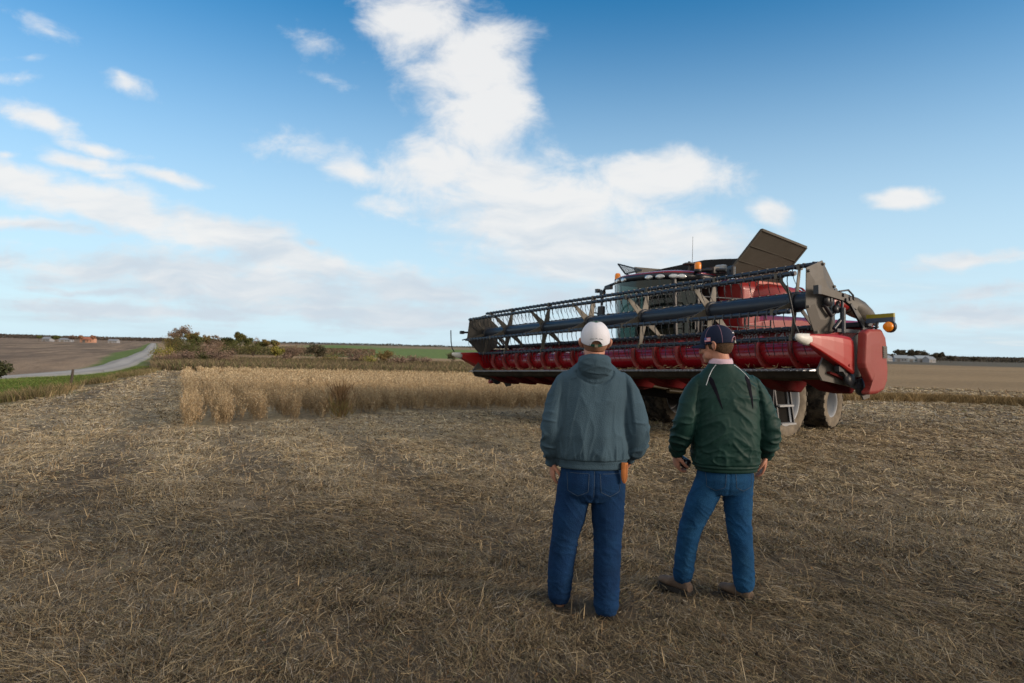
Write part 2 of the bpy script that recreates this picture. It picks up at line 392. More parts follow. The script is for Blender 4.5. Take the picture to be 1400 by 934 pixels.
    L.new(at.outputs['Color'], mx.inputs[1]); L.new(mr.outputs[0], mx.inputs[2]); L.new(mx.outputs[0], p.inputs['Base Color'])
    bp = N.new('ShaderNodeBump'); bp.inputs['Strength'].default_value = .8; bp.inputs['Distance'].default_value = .04
    L.new(n1.outputs['Fac'], bp.inputs['Height']); L.new(bp.outputs[0], p.inputs['Normal'])
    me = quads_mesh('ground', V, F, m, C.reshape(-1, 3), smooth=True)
    o = bpy.data.objects.new('ground', me); link(o); tag(o, kind='structure')
build_ground()

def build_road():
    P = ROAD; t = np.concatenate([[0], np.cumsum(np.hypot(*np.diff(P, axis=0).T))])
    s = np.linspace(0, t[-1], 700); cx = np.interp(s, t, P[:, 0]); cy = np.interp(s, t, P[:, 1])
    for _ in range(30): cx[1:-1] = (cx[:-2]+cx[1:-1]*2+cx[2:])/4; cy[1:-1] = (cy[:-2]+cy[1:-1]*2+cy[2:])/4
    dx = np.gradient(cx); dy = np.gradient(cy); l = np.hypot(dx, dy); nx, ny = dy/l, -dx/l
    offs = np.linspace(-2.9, 2.9, 9); V = []
    hump = .10*(1-(offs/2.9)**2)+.16
    hump[0] = hump[-1] = -.1
    for o, h in zip(offs, hump):
        wob = (fbmn(s, s*0+o, 7, 2)-.5)*.5*(abs(o) > 2)
        x = cx+nx*(o+wob); y = cy+ny*(o+wob)
        z = np.maximum(ground(x, y), ground(cx, cy))+h; V.append(np.stack([x, y, z], -1))
    V = np.stack(V, 1); n = len(s); idx = np.arange(n*9).reshape(n, 9)
    F = np.stack([idx[:-1, :-1], idx[:-1, 1:], idx[1:, 1:], idx[1:, :-1]], -1).reshape(-1, 4)
    Cg = np.ones((n, 9, 3))*[.40, .38, .35]
    for j, o in enumerate(offs):
        k = .80 if 1.2 < abs(o) < 1.6 else (1.08 if abs(o) < .8 else .93)
        Cg[:, j] *= (k*(.85+.3*fbmn(s, s*0+o*3, 6, 3)))[:, None]
    Cg[:, [0, -1]] *= [.7, .8, .5]
    m = mat('gravel', (.42, .39, .36), .95, spec=.1, var=.12, nscale=1.2, bump=.3, bscale=12, use_tint=True)
    o = bpy.data.objects.new('gravel_road', quads_mesh('gravel_road', V.reshape(-1, 3), F, m, Cg.reshape(-1, 3), smooth=True)); link(o); tag(o, kind='structure')
build_road()

# ---------------------------------------------------------------- loose straw and chaff
LITTER_MAT = mat('dry_straw', (.3, .2, .1), .8, spec=.2, var=.1, nscale=30, use_tint=True)
def ribbons(P0, P1, w, bend, col, up=None):
    """many thin 2-segment ribbons. P0,P1 (n,3), w (n), bend (n,3) mid offset"""
    n = len(P0); M = (P0+P1)/2+bend; T = P1-P0; T /= np.linalg.norm(T, axis=1)[:, None]+1e-9
    if up is None: up = np.tile([0, 0, 1.0], (n, 1))
    Sx = np.cross(T, up); Sx /= np.linalg.norm(Sx, axis=1)[:, None]+1e-9
    W = Sx*(w/2)[:, None]
    V = np.stack([P0-W, P0+W, M-W, M+W, P1-W*.4, P1+W*.4], 1).reshape(-1, 3)
    b = (np.arange(n)*6)[:, None]
    F = np.concatenate([b+[0, 1, 3, 2], b+[2, 3, 5, 4]], 0)
    return V, F, np.repeat(col, 6, 0)
def build_litter():
    Vs = []; Fs = []; Cs = []; base = 0
    pal = np.array([(.45, .35, .20), (.33, .25, .14), (.20, .148, .085), (.105, .078, .048), (.37, .33, .26), (.58, .48, .32), (.24, .15, .075), (.16, .13, .105), (.17, .17, .075)])
    for (r0, r1, dens, L0, L1, w0, w1, lift) in [(.8, 2.6, 3500, .03, .18, .002, .004, .035), (2.6, 5.5, 14500, .015, .13, .0011, .0028, .035), (5.5, 9, 5200, .02, .16, .0018, .0038, .04), (9, 15, 1600, .04, .18, .003, .0065, .04), (15, 26, 620, .05, .20, .006, .012, .035), (26, 48, 110, .08, .32, .012, .028, .04), (48, 95, 14, .2, .6, .03, .07, .05)]:
        amax = R(62) if r1 < 16 else R(46); area = amax*(r1**2-r0**2); n = int(area*dens)
        r = np.sqrt(rng.uniform(r0**2, r1**2, n)); a = rng.uniform(-amax, amax, n)
        x = r*np.sin(a); y = r*np.cos(a)
        cl = fbmn(x, y, .55, 3); keep = rng.random(n) < .34+1.15*sstep(cl, .30, .58)
        u0 = x*ROWN[0]+y*ROWN[1]; bnd = .5+.5*np.sin((u0+fbmn(x, y, 7, 3)*1.2)*3.3); wb = sstep(y, 3.5, 8)*(1-sstep(x, -2, 3))
        keep &= rng.random(n) < 1-.62*(1-sstep(bnd, .2, .6))*wb
        near_foot = np.minimum.reduce([np.hypot(x-fx, y-fy) for fx, fy in ((.335, 4.45), (.66, 4.34), (1.16, 4.75), (1.55, 4.64))]) < .17
        keep &= ~(near_foot & (rng.random(n) < .85))
        keep &= ~(crop_mask(x, y)) & (x > polyline_x(EDGE, y)-.3)
        x, y, r = x[keep], y[keep], r[keep]; n = len(x)
        Ln = rng.uniform(L0, L1, n)*rng.choice([.35, .7, 1, 1.25], n)
        u = x*ROWN[0]+y*ROWN[1]; v = x*ROWD[0]+y*ROWD[1]
        flow = fbmn(x+9, y, 1.6, 2)*4.0+.2          # locally combed direction
        ang = np.where(rng.random(n) < .6, flow+rng.normal(0, .5, n), rng.uniform(0, math.pi, n))
        tilt = np.abs(rng.normal(0, .13, n)); stand = rng.random(n) < (.03 if r1 < 16 else .012); tilt[stand] = rng.uniform(.5, 1.3, stand.sum())
        D = np.stack([np.cos(ang)*np.cos(tilt), np.sin(ang)*np.cos(tilt), np.sin(tilt)], 1)
        near = 1-sstep(r, 14, 40)
        g = ground(x, y)+((fbmn(x, y, .35, 4)-.5)*.07+(fbmn(x, y, 1.3, 2)-.5)*.05)*near
        mound = sstep(fbmn(x, y, .55, 3), .42, .75)*lift*1.6
        h = rng.random(n)**1.6*(lift+mound)+.002
        P0 = np.stack([x, y, g+h], 1)-D*(Ln/2)[:, None]*np.where(stand, 0, 1)[:, None]; P1 = P0+D*Ln[:, None]
        P0[:, 2] = np.maximum(P0[:, 2], g-.01); P1[:, 2] = np.maximum(P1[:, 2], g)
        bend = rng.normal(0, .06, (n, 3))*Ln[:, None]; bend[:, 2] = np.abs(bend[:, 2])*.7
        w = rng.uniform(w0, w1, n)
        st = fbmn(u, v*.09, .9, 4); lightp = sstep(fbmn(x+50, y, 5, 3)*.6+st*.5, .45, .70)
        bd = np.hypot(x*.7+2, y-19); lightp = np.clip(lightp*.7+(1-sstep(bd, 3, 12))*.8+(.85*(.5+.5*np.sin((u+fbmn(x, y, 7, 3)*1.2)*3.3))-.22)*sstep(y, 4, 10)*(1-sstep(x, -3, 3))+.25*sstep(r, 8, 15), 0, 1)
        k = rng.choice(len(pal), n, p=[.16, .20, .22, .18, .05, .04, .07, .06, .02])
        k2 = rng.choice(len(pal), n, p=[.32, .25, .08, .04, .09, .14, .04, .03, .01])
        k = np.where(rng.random(n) < lightp*.8, k2, k)
        c = pal[k]*([.90, .92, .96]*(.86+.62*sstep(r, 4.5, 13))[:, None])*rng.uniform(.55, 1.25, (n, 1))*(.72+.5*(h/(h.max()+1e-6)))[:, None]**.0  # straw colour painted darker near the camera, in place of foreground shade
        up = np.stack([rng.normal(0, .5, n), rng.normal(0, .5, n), np.ones(n)], 1)
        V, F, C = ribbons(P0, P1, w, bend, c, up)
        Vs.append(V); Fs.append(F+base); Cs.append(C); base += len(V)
        # crumbs: leaf scraps and pods
        m2 = int(n*.30); s = rng.choice(n, m2); q = P0[s]+rng.normal(0, .02, (m2, 3))*[1, 1, .2]
        a2 = rng.uniform(0, 6.28, m2); l2 = rng.uniform(.006, .02, m2)*(1+r[s]/7); t2 = rng.normal(0, .35, m2)
        D2 = np.stack([np.cos(a2)*np.cos(t2), np.sin(a2)*np.cos(t2), np.sin(t2)], 1)
        q[:, 2] = g[s]+rng.random(m2)*lift*.8
        V, F, C = ribbons(q, q+D2*l2[:, None], l2*rng.uniform(.18, .45, m2), np.zeros((m2, 3)), pal[k[s]]*rng.uniform(.2, .6, (m2, 1)), np.stack([rng.normal(0, .6, m2), rng.normal(0, .6, m2), np.ones(m2)], 1))
        Vs.append(V); Fs.append(F+base); Cs.append(C); base += len(V)
    # short cut stems still standing in their rows
    A = []
    for row in range(-34, 60):
        v = np.arange(-22, 22, .085); v = v[rng.random(len(v)) < .55]; u_ = row*.76+rng.normal(0, .03, len(v))
        x = -6.5+ROWN[0]*u_+ROWD[0]*v; y = 13.6+ROWN[1]*u_+ROWD[1]*v; rr_ = np.hypot(x, y); k = (rr_ > 2.8) & (rr_ < 17) & (y > 1) & (np.abs(x) < .9*y) & ~crop_mask(x, y) & (x > polyline_x(EDGE, y)+.3); A.append(np.stack([x[k], y[k]], 1))
    A = np.concatenate(A); n = len(A); g = ground(A[:, 0], A[:, 1]); rr_ = np.hypot(A[:, 0], A[:, 1])
    P0 = np.stack([A[:, 0], A[:, 1], g-.02], 1); hh = rng.uniform(.045, .11, n); P1 = P0+np.stack([rng.normal(0, .02, n), rng.normal(0, .02, n), hh+.02], 1)
    V, F, C = ribbons(P0, P1, rng.uniform(.003, .006, n)*(1+rr_/14), np.zeros((n, 3)), np.array([(.42, .33, .20), (.30, .22, .13), (.20, .15, .09)])[rng.integers(0, 3, n)], rng.normal(0, 1, (n, 3)))
    Vs.append(V); Fs.append(F+base); Cs.append(C); base += len(V)
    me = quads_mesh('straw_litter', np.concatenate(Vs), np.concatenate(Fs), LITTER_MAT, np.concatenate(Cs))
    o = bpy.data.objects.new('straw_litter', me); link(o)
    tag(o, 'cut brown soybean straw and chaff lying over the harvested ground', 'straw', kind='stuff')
    print('litter quads', sum(len(f) for f in Fs))
build_litter()
# ---------------------------------------------------------------- standing ripe soybeans
CROP_MAT = mat('ripe_crop', (.3, .2, .1), .8, spec=.2, var=.1, nscale=20, use_tint=True)
def scatter(variants, X, Y, Z, rot, sc, colmul, k):
    """place copies of small meshes (V,F,C) at points -> one big mesh"""
    Vs = []; Fs = []; Cs = []; base = 0
    for i, (V, F, C) in enumerate(variants):
        m = np.where(k == i)[0]
        if not len(m): continue
        c, s = np.cos(rot[m]), np.sin(rot[m])
        P = V[None]*sc[m][:, None, None] if sc.ndim == 1 else V[None]*sc[m][:, None, :]
        x = P[..., 0]*c[:, None]-P[..., 1]*s[:, None]+X[m][:, None]; y = P[..., 0]*s[:, None]+P[..., 1]*c[:, None]+Y[m][:, None]; z = P[..., 2]+Z[m][:, None]
        W = np.stack([x, y, z], -1).reshape(-1, 3)
        FF = (F[None]+(np.arange(len(m))*len(V))[:, None, None]).reshape(-1, 4)+base
        Vs.append(W); Fs.append(FF); Cs.append((C[None]*colmul[m][:, None, :]).reshape(-1, 3)); base += len(W)
    return np.concatenate(Vs), np.concatenate(Fs), np.concatenate(Cs)
def soy_plant(h, nb, npod, wid, fat=1.0):
    P0 = []; P1 = []; w = []; c = []
    lean = rng.normal(0, .05, 2)
    def seg(a, b, ww, cc): P0.append(a); P1.append(b); w.append(ww); c.append(cc)
    top = np.array([lean[0], lean[1], h]); seg(np.zeros(3), top, .007*fat, (.30, .20, .11))
    for i in range(nb):
        t = rng.uniform(.04, .55); a = rng.uniform(0, 6.28); b0 = top*t
        ln = rng.uniform(.25, .55)*h*(1-t*.4); b1 = b0+np.array([math.cos(a)*wid, math.sin(a)*wid, ln*1.3]); b1[2] = min(b1[2], h*rng.uniform(.8, 1.03))
        seg(b0, b1, .005*fat, (.33, .23, .13))
        for j in range(npod):
            q = b0+(b1-b0)*rng.uniform(.15, 1); d = rng.normal(0, 1, 3)*[.55, .55, 1]; d[2] = -abs(d[2])*.9-.2; d = d/np.linalg.norm(d)*rng.uniform(.035, .06)*fat**.5
            cc = [(.48, .33, .17), (.38, .25, .12), (.55, .41, .24), (.28, .18, .09)][rng.integers(4)]
            seg(q, q+d, rng.uniform(.009, .014)*fat, cc)
    for j in range(npod*2):
        q = top*rng.uniform(.12, 1.0); d = rng.normal(0, 1, 3)*[.55, .55, 1]; d[2] = abs(d[2])*1.0+.1; d = d/np.linalg.norm(d)*rng.uniform(.035, .065)*fat**.5
        seg(q, q+d, rng.uniform(.009, .014)*fat, [(.50, .35, .18), (.36, .24, .12), (.57, .43, .25)][rng.integers(3)])
    P0, P1 = np.array(P0), np.array(P1); n = len(P0)
    V, F, C = ribbons(P0, P1, np.array(w), rng.normal(0, .01, (n, 3)), np.array(c), rng.normal(0, 1, (n, 3)))
    return V, F, C
def build_crop():
    near = [soy_plant(rng.uniform(.56, .78), 9, 11, .105, .85) for _ in range(10)]
    mid = [soy_plant(rng.uniform(.60, .76), 8, 6, .24, 1.7) for _ in range(6)]
    farp = [soy_plant(rng.uniform(.64, .76), 7, 4, .34, 3.4) for _ in range(5)]
    o = np.array([-6.5, 13.6]); out = []
    for row in range(0, 95):
        u = row*.76+.1
        for lvl, (v0, v1, step) in enumerate([(-4, 13, .055), (13, 30, .15), (30, 84, .42)]):
            if lvl == 2 and row % 2: continue
            v = np.arange(v0, v1, step)
            # rows bend a little at the far left end
            uu = u+rng.normal(0, .085 if lvl == 0 else .09, len(v))+.18*np.sin(v*.16+row*.07)*sstep(v, 4, 18)
            vv = v+rng.normal(0, step*.4, len(v))
            x = o[0]+ROWN[0]*uu+ROWD[0]*vv; y = o[1]+ROWN[1]*uu+ROWD[1]*vv
            k = crop_mask(x, y); fr = y-np.interp(x, CROPF[:, 0], CROPF[:, 1])
            endwob = (vnoise(np.full(len(v), row*3.7), v*0, 1)-.3)*1.1
            k &= fr > endwob*(lvl == 0)
            dist = np.hypot(x, y); 
            out.append(np.stack([x[k], y[k], np.full(k.sum(), lvl), dist[k]], 1))
    # volunteers between the rows, a little way in from the front
    uu = rng.uniform(.2, 34, 5200); vv = rng.uniform(-3, 14, 5200); x = o[0]+ROWN[0]*uu+ROWD[0]*vv; y = o[1]+ROWN[1]*uu+ROWD[1]*vv
    k = crop_mask(x, y) & (y-np.interp(x, CROPF[:, 0], CROPF[:, 1]) > 1.0+rng.random(5200)*1.5)
    out.append(np.stack([x[k], y[k], np.zeros(k.sum()), np.hypot(x, y)[k]], 1))
    # restrict to what can be seen from around the camera: near rows dense only near the front edge
    A = np.concatenate(out)
    fr = A[:, 1]-np.interp(A[:, 0], CROPF[:, 0], CROPF[:, 1])
    thin = (A[:, 2] == 0) & (fr > 5) & (rng.random(len(A)) < .6)
    A = A[~thin]; A = A[A[:, 0] < .30*A[:, 1]]
    print('soy plants', len(A), [(A[:, 2] == i).sum() for i in range(3)])
    parts = []; base = 0
    for lvl, var in enumerate((near, mid, farp)):
        B = A[A[:, 2] == lvl]; n = len(B)
        if not n: continue
        z = ground(B[:, 0], B[:, 1])-.02
        tone = .98+.40*fbmn(B[:, 0], B[:, 1], 2.5, 3); warm = fbmn(B[:, 0]+30, B[:, 1], 8, 2)
        cm = np.stack([tone*(.88+.05*warm), tone*.99, tone*(1.15-.05*warm)], 1)*rng.uniform(.82, 1.15, (n, 1))
        V, F, C = scatter(var, B[:, 0], B[:, 1], z, rng.uniform(0, 6.28, n), rng.uniform(.86, 1.08, n)*(.92+.14*fbmn(B[:, 0], B[:, 1], 1.5, 2)), cm, rng.integers(0, len(var), n))
        parts.append((V, F+base, C)); base += len(V)
    me = quads_mesh('soybean_crop', np.concatenate([p[0] for p in parts]), np.concatenate([p[1] for p in parts]), CROP_MAT, np.concatenate([p[2] for p in parts]))
    ob = bpy.data.objects.new('soybean_crop', me); link(ob)
    tag(ob, 'standing rows of ripe tan soybeans not yet harvested', 'soybeans', kind='stuff'); print('crop quads', base//6*2)
build_crop()

# ---------------------------------------------------------------- grass and brush
def grass_clump(n, h, spread, w, pal, curl=.3):
    a = rng.uniform(0, 6.28, n); r = spread*np.sqrt(rng.random(n)); P0 = np.stack([r*np.cos(a), r*np.sin(a), np.zeros(n)], 1)
    hh = h*rng.uniform(.5, 1.1, n); b = a+rng.normal(0, .8, n); P1 = P0+np.stack([np.cos(b)*hh*curl, np.sin(b)*hh*curl, hh], 1)
    bend = np.stack([-np.cos(b)*hh*.08, -np.sin(b)*hh*.08, hh*.06], 1)
    c = np.array(pal)[rng.integers(0, len(pal), n)]
    return ribbons(P0, P1, np.full(n, w)*rng.uniform(.6, 1.3, n), bend, c, rng.normal(0, 1, (n, 3)))
GRASS_MAT = mat('wild_grass', (.2, .15, .1), .85, spec=.15, var=.1, nscale=3, use_tint=True)
BR = [(.22, .17, .095), (.17, .13, .08), (.28, .22, .12), (.13, .12, .05), (.15, .17, .055)]
TANP = [(.42, .31, .17), (.34, .25, .13), (.48, .36, .20), (.26, .19, .10)]
GR = [(.10, .16, .035), (.13, .18, .045), (.08, .13, .03), (.17, .18, .06)]
def field_of(name, label, cat, X, Y, var, sc, cm):
    n = len(X); V, F, C = scatter(var, X, Y, ground(X, Y)-.03, rng.uniform(0, 6.28, n), sc, cm, rng.integers(0, len(var), n))
    o = bpy.data.objects.new(name, quads_mesh(name, V, F, GRASS_MAT, C)); link(o); tag(o, label, cat, kind='stuff')
def build_grass():
    # brown brush along the edge of the strip
    n = 3600; y = 12+90*rng.random(n)**1.5; dx = rng.gamma(1.6, .6, n)*(1+.008*y)+.1; x = polyline_x(EDGE, y)-dx
    k = (fbmn(x, y, 4, 3) > .50); x, y = x[k], y[k]; n = len(x)
    var = [grass_clump(34, .55, .38, .018, BR, .35) for _ in range(4)]+[grass_clump(30, .42, .4, .016, TANP, .5) for _ in range(2)]
    field_of('roadside_brush', 'tall brown weeds and dry grass along the edge of the harvested strip', 'weeds', x, y, var, rng.uniform(.45, 1.1, n)*(.45+.9*fbmn(x, y, 5, 2)), np.ones((n, 3))*rng.uniform(.7, 1.2, (n, 1)))
    # short green grass between road and brush
    n = 9000; y = 14+100*rng.random(n)**1.3; ex = polyline_x(EDGE, y); rx = polyline_x(ROAD, y); t = rng.random(n)
    x = ex-3-(ex-rx-7.5)*t; k = x > rx+4.5; x, y = x[k], y[k]; n = len(x)
    var = [grass_clump(26, .12, .5, .025, GR, .8) for _ in range(4)]
    field_of('verge_grass', 'short green grass on the bank beside the gravel road', 'grass', x, y, var, rng.uniform(.6, 1.4, n)*(.8+.006*y), np.ones((n, 3))*(.6+.8*fbmn(x, y, 5, 3))[:, None])
    # band of uncut dry grass across the dip on the right
    n = 5200; an = rng.uniform(.40, .86, n); d = 40.5+6*np.sin((an-.5)*9)*.6+rng.normal(0, .55, n)
    th = np.arctan(an); x = d*np.sin(th); y = d*np.cos(th)
    var = [grass_clump(26, .42, .35, .022, TANP, .35) for _ in range(4)]
    field_of('dry_grass_band', 'low band of uncut dry grass across the field right of the combine', 'dry grass', x, y, var, rng.uniform(.5, 1.1, n), np.ones((n, 3))*rng.uniform(.7, 1.05, (n, 1))*[.80, .78, .72])
    # rough brush in the dip beyond the crop
    n = 7500; y = rng.uniform(84, 160, n); an = rng.uniform(-.52, .02, n); x = an*y; k = (x > polyline_x(ROAD, y)+5) & (fbmn(x, y, 9, 3) > .40); x, y = x[k], y[k]; n = len(x)
    var = [grass_clump(26, .9, .8, .06, [(.16, .125, .08), (.21, .165, .10), (.13, .10, .065), (.27, .21, .12), (.11, .125, .05)], .4) for _ in range(4)]
    field_of('distant_brush', 'brown and purple brush in the dip beyond the standing soybeans', 'brush', x, y, var, rng.uniform(.5, 1.4, n), np.ones((n, 3))*rng.uniform(.75, 1.2, (n, 1)))
build_grass()

# green-brown weed standing among the crop
def build_weed():
    P0 = []; P1 = []; c = []; w = []
    for i in range(420):
        a = rng.uniform(0, 6.28); r = abs(rng.normal(0, .42)); z0 = rng.uniform(0, .9); q = np.array([r*.5*math.cos(a), r*.5*math.sin(a), z0])
        P0.append(q); P1.append(q+np.array([math.cos(a)*rng.uniform(.03, .14), math.sin(a)*rng.uniform(.03, .14), rng.uniform(.08, .33)]))
        low = z0 < .45
        c.append([(.24, .19, .08), (.19, .165, .065), (.28, .21, .10)][rng.integers(3)] if low and rng.random() < .8 else [(.22, .14, .08), (.28, .19, .10), (.17, .11, .06)][rng.integers(3)]); w.append(rng.uniform(.012, .03))
    n = len(P0)
    V, F, C = ribbons(np.array(P0), np.array(P1), np.array(w), rng.normal(0, .01, (n, 3)), np.array(c), rng.normal(0, 1, (n, 3)))
    V2, F2, C2 = ribbons(np.tile([0, 0, 0.], (8, 1)), np.array([[.14*math.cos(i), .14*math.sin(i), rng.uniform(.7, 1.15)] for i in range(8)]), np.full(8, .012), np.zeros((8, 3)), np.tile([.2, .14, .07], (8, 1)), rng.normal(0, 1, (8, 3)))
    for (x, y, s) in [(-4.2, 17.0, .82)]:
        r_ = empty('weed_plant', (x, y, gz(x, y)), label='tall green and brown weed standing out above the soybean rows', cat='weed')
        a = bpy.data.objects.new('leaves', quads_mesh('leaves', V*s, F, GRASS_MAT, C)); link(a, r_)
        b = bpy.data.objects.new('stem', quads_mesh('stem', V2*s, F2, GRASS_MAT, C2)); link(b, r_)
build_weed()

# ---------------------------------------------------------------- trees and bushes
LEAF_MAT = mat('tree_leaves', (.1, .1, .04), .8, spec=.15, var=.15, nscale=.6, use_tint=True)
BARK = mat('bark', (.10, .08, .065), .9, spec=.1, var=.25, nscale=4)
def bearing_point(px, d):
    """a place on the land: d metres north, on the bearing whose tangent is (px-700)/933.3"""
    return (px-700)/933.3*d, d
def limbs(h, n, spread, r0, seed, bare):
    rr = random.Random(seed); mb = MB(); tips = []
    def grow(p, dirv, ln, r, lv):
        k = 3; pts = [p]; d = dirv.copy(); q = p
        for i in range(k):
            d = (d+Vector((rr.gauss(0, .18), rr.gauss(0, .18), .06))).normalized(); q = q+d*(ln/k); pts.append(q)
        mb.tube(pts, [r*(1-.22*i) for i in range(k+1)], n=6 if lv < 2 else 4, cap=False)
        tips.append((q, lv))
        if lv < (4 if bare else 3):
            for j in range(rr.choice([2, 3, 3]) if lv else n):
                a = rr.uniform(0, 6.28); t = rr.uniform(.45, 1) if lv else rr.uniform(.55, 1)
                b = p+(q-p)*t; nd = (d+Vector((math.cos(a), math.sin(a), .25))*rr.uniform(.5, 1.0)*spread).normalized()
                grow(b, nd, ln*rr.uniform(.5, .78), r*.5, lv+1)
    grow(Vector((0, 0, -.1)), Vector((0, 0, 1)), h*.42, r0, 0)
    return mb, tips
def tree(name, label, cat, px, d, h, wd, pal, nleaf, leaf=.22, bare=False, seed=1, group=None, lowcrown=.25, dz=0):
    x, y = bearing_point(px, d); z = gz(x, y)+dz
    root = empty(name, (x, y, z), random.Random(seed).uniform(0, 6), label=label, cat=cat, group=group)
    mb, tips = limbs(h, 6, 1.0*wd/h*1.6, .035*h**.9*(.6 if bare else .8), seed, bare)
    zs = max(t[0].z for t in tips); ws = max(math.hypot(t[0].x, t[0].y) for t in tips)
    fz = h*.95/zs; fw = wd*.5/ws
    mb.v = [(v[0]*fw*(1 if v[2] > .1 else 1), v[1]*fw, v[2]*fz) for v in mb.v]
    mb.build('trunk', BARK, root)
    T = np.array([[t[0].x*fw, t[0].y*fw, t[0].z*fz] for t in tips if t[1] >= 2])
    T = T[T[:, 2] > lowcrown*h] if (T[:, 2] > lowcrown*h).sum() > 4 else T
    g = np.random.default_rng(seed)
    if nleaf:
        nleaf = int(nleaf*2.6); leaf *= .85
        # clumps round branch tips, with gaps between
        nc = min(len(T), 46); cs = T[g.choice(len(T), nc, replace=False)]; rad = g.uniform(.10, .19, nc)*wd
        k = g.integers(0, nc, nleaf); dirs = g.normal(0, 1, (nleaf, 3)); dirs /= np.linalg.norm(dirs, axis=1)[:, None]
        ne = max(5, nc//3); lo = T[:, 2].min()
        ex = g.normal(0, 1, (ne, 3)); ex /= np.linalg.norm(ex, axis=1)[:, None]; ex *= (g.random(ne)**.33)[:, None]
        cs[:ne] = ex*[wd*.42, wd*.42, (h*.97-lo)*.42]+[0, 0, (h*.97+lo)/2]
        q = cs[k]+dirs*(rad[k]*1.15*g.random(nleaf)**.45)[:, None]*[1, 1, .8]
        sz = leaf*g.uniform(.5, 1.3, nleaf); e = g.normal(0, 1, (nleaf, 3)); e /= np.linalg.norm(e, axis=1)[:, None]
        ct = np.array(pal)[g.integers(0, len(pal), nc)]; c = ct[k]*g.uniform(.65, 1.3, (nleaf, 1))
        f = np.cross(e, g.normal(0, 1, (nleaf, 3))); f /= np.linalg.norm(f, axis=1)[:, None]
        V = np.stack([q-e*sz[:, None], q-f*sz[:, None]*.7, q+e*sz[:, None], q+f*sz[:, None]*.7], 1).reshape(-1, 3)
        F = np.arange(nleaf*4).reshape(-1, 4)
        o = bpy.data.objects.new('crown', quads_mesh('crown', V, F, LEAF_MAT, np.repeat(c, 4, 0))); link(o, root)
    return root
def bush(label, px, d, h, wd, pal, n, seed, name='bush', cat='bush', group=None, leaf=.12):
    x, y = bearing_point(px, d); root = empty(name, (x, y, gz(x, y)), 0, label=label, cat=cat, group=group)
    g = np.random.default_rng(seed); mb = MB()
    tips = []
    for i in range(22):
        a = g.uniform(0, 6.28); t = g.uniform(.1, .5)*wd; q = (math.cos(a)*t, math.sin(a)*t, h*g.uniform(.55, 1)); tips.append(q)
        mb.tube([(0, 0, -.05), (q[0]*.4, q[1]*.4, q[2]*.5), q], [.03*h**.5, .018*h**.5, .006], n=4, cap=False)
    mb.build('stems', BARK, root); T = np.array(tips)
    k = g.integers(0, len(T), n); q = T[k]*(g.uniform(.25, 1, n)**.6)[:, None]+g.normal(0, .085*wd, (n, 3))*[1, 1, .7]; q[:, 2] = np.abs(q[:, 2])
    sz = leaf*g.uniform(.5, 1.3, n); e = g.normal(0, 1, (n, 3)); e /= np.linalg.norm(e, axis=1)[:, None]; f = np.cross(e, g.normal(0, 1, (n, 3))); f /= np.linalg.norm(f, axis=1)[:, None]
    ct = np.array(pal)[g.integers(0, len(pal), len(T))]; c = ct[k]*g.uniform(.7, 1.25, (n, 1))
    V = np.stack([q-e*sz[:, None], q-f*sz[:, None]*.7, q+e*sz[:, None], q+f*sz[:, None]*.7], 1).reshape(-1, 3)
    o = bpy.data.objects.new('foliage', quads_mesh('foliage', V, np.arange(n*4).reshape(-1, 4), LEAF_MAT, np.repeat(c, 4, 0))); link(o, root)
    return root
G1 = [(.10, .115, .04), (.13, .125, .045), (.08, .10, .035)]; G2 = [(.23, .175, .065), (.17, .155, .055), (.26, .18, .07), (.12, .13, .05)]
RB = [(.25, .18, .14), (.29, .21, .15), (.21, .16, .12)]; YG = [(.28, .25, .06), (.21, .21, .055), (.33, .27, .08)]; PB = [(.23, .16, .125), (.27, .19, .14), (.19, .135, .105)]
GT = 'trees in the distant shelter belt'
TREES = [  # label, px, dist, height, width, palette, leaves, bare
 ('tallest tree of the shelter belt, thin brown-grey crown beside the gravel road', 247, 250, 9.6, 8.5, RB, 1500, True),
 ('orange-green tree just right of the tall thin brown-grey one', 260.5, 246, 8.2, 4.6, G2, 1500, False),
 ('short dark green tree between the orange-green tree and the small rounded one', 271, 244, 6.6, 4.6, G1, 1500, False),
 ('small rounded yellow-brown tree left of the sparse leafless crown', 282.5, 250, 6.8, 3.8, G2, 1200, False),
 ('sparse nearly leafless tree in the middle of the shelter belt', 297, 252, 7.0, 4.8, RB, 260, True),
 ('low dome-shaped green tree right of the sparse leafless one', 311, 248, 6.2, 4.4, G1, 1300, False),
 ('broad green tree with a peaked crown, tallest of the right half of the shelter belt', 327, 246, 7.8, 4.9, [(.11, .11, .035), (.13, .115, .04)], 1900, False),
 ('narrow dark tree leaning on the broad peaked green one', 341, 244, 6.3, 3.4, G1, 1100, False),
 ('bare grey twiggy tree near the right end of the shelter belt', 349.5, 256, 7.4, 4.0, RB, 60, True),
 ('brown-green tree behind the yellow-green one', 363, 240, 5.4, 3.6, G2, 900, False),
 ('thin-crowned olive tree at the right end of the shelter belt', 376, 236, 5.3, 4.2, G2, 800, False)]
TREES += [('dark tree filling the gap behind the orange-green tree', 266, 262, 6.6, 5.0, G1, 1200, False), ('olive tree behind the small rounded yellow-brown one', 290, 264, 5.6, 5.0, G1, 1100, False),
 ('brown tree behind the low dome-shaped one', 304, 262, 5.2, 5.0, G2, 1100, False), ('dark tree left of the broad peaked one', 319, 262, 5.6, 4.6, G1, 1100, False),
 ('low dark tree between the narrow dark tree and the brown-green one', 356, 258, 4.8, 5.0, G1, 1000, False), ('dull green tree left of the tallest thin-crowned tree', 239, 252, 5.0, 5.0, G1, 1100, False)]
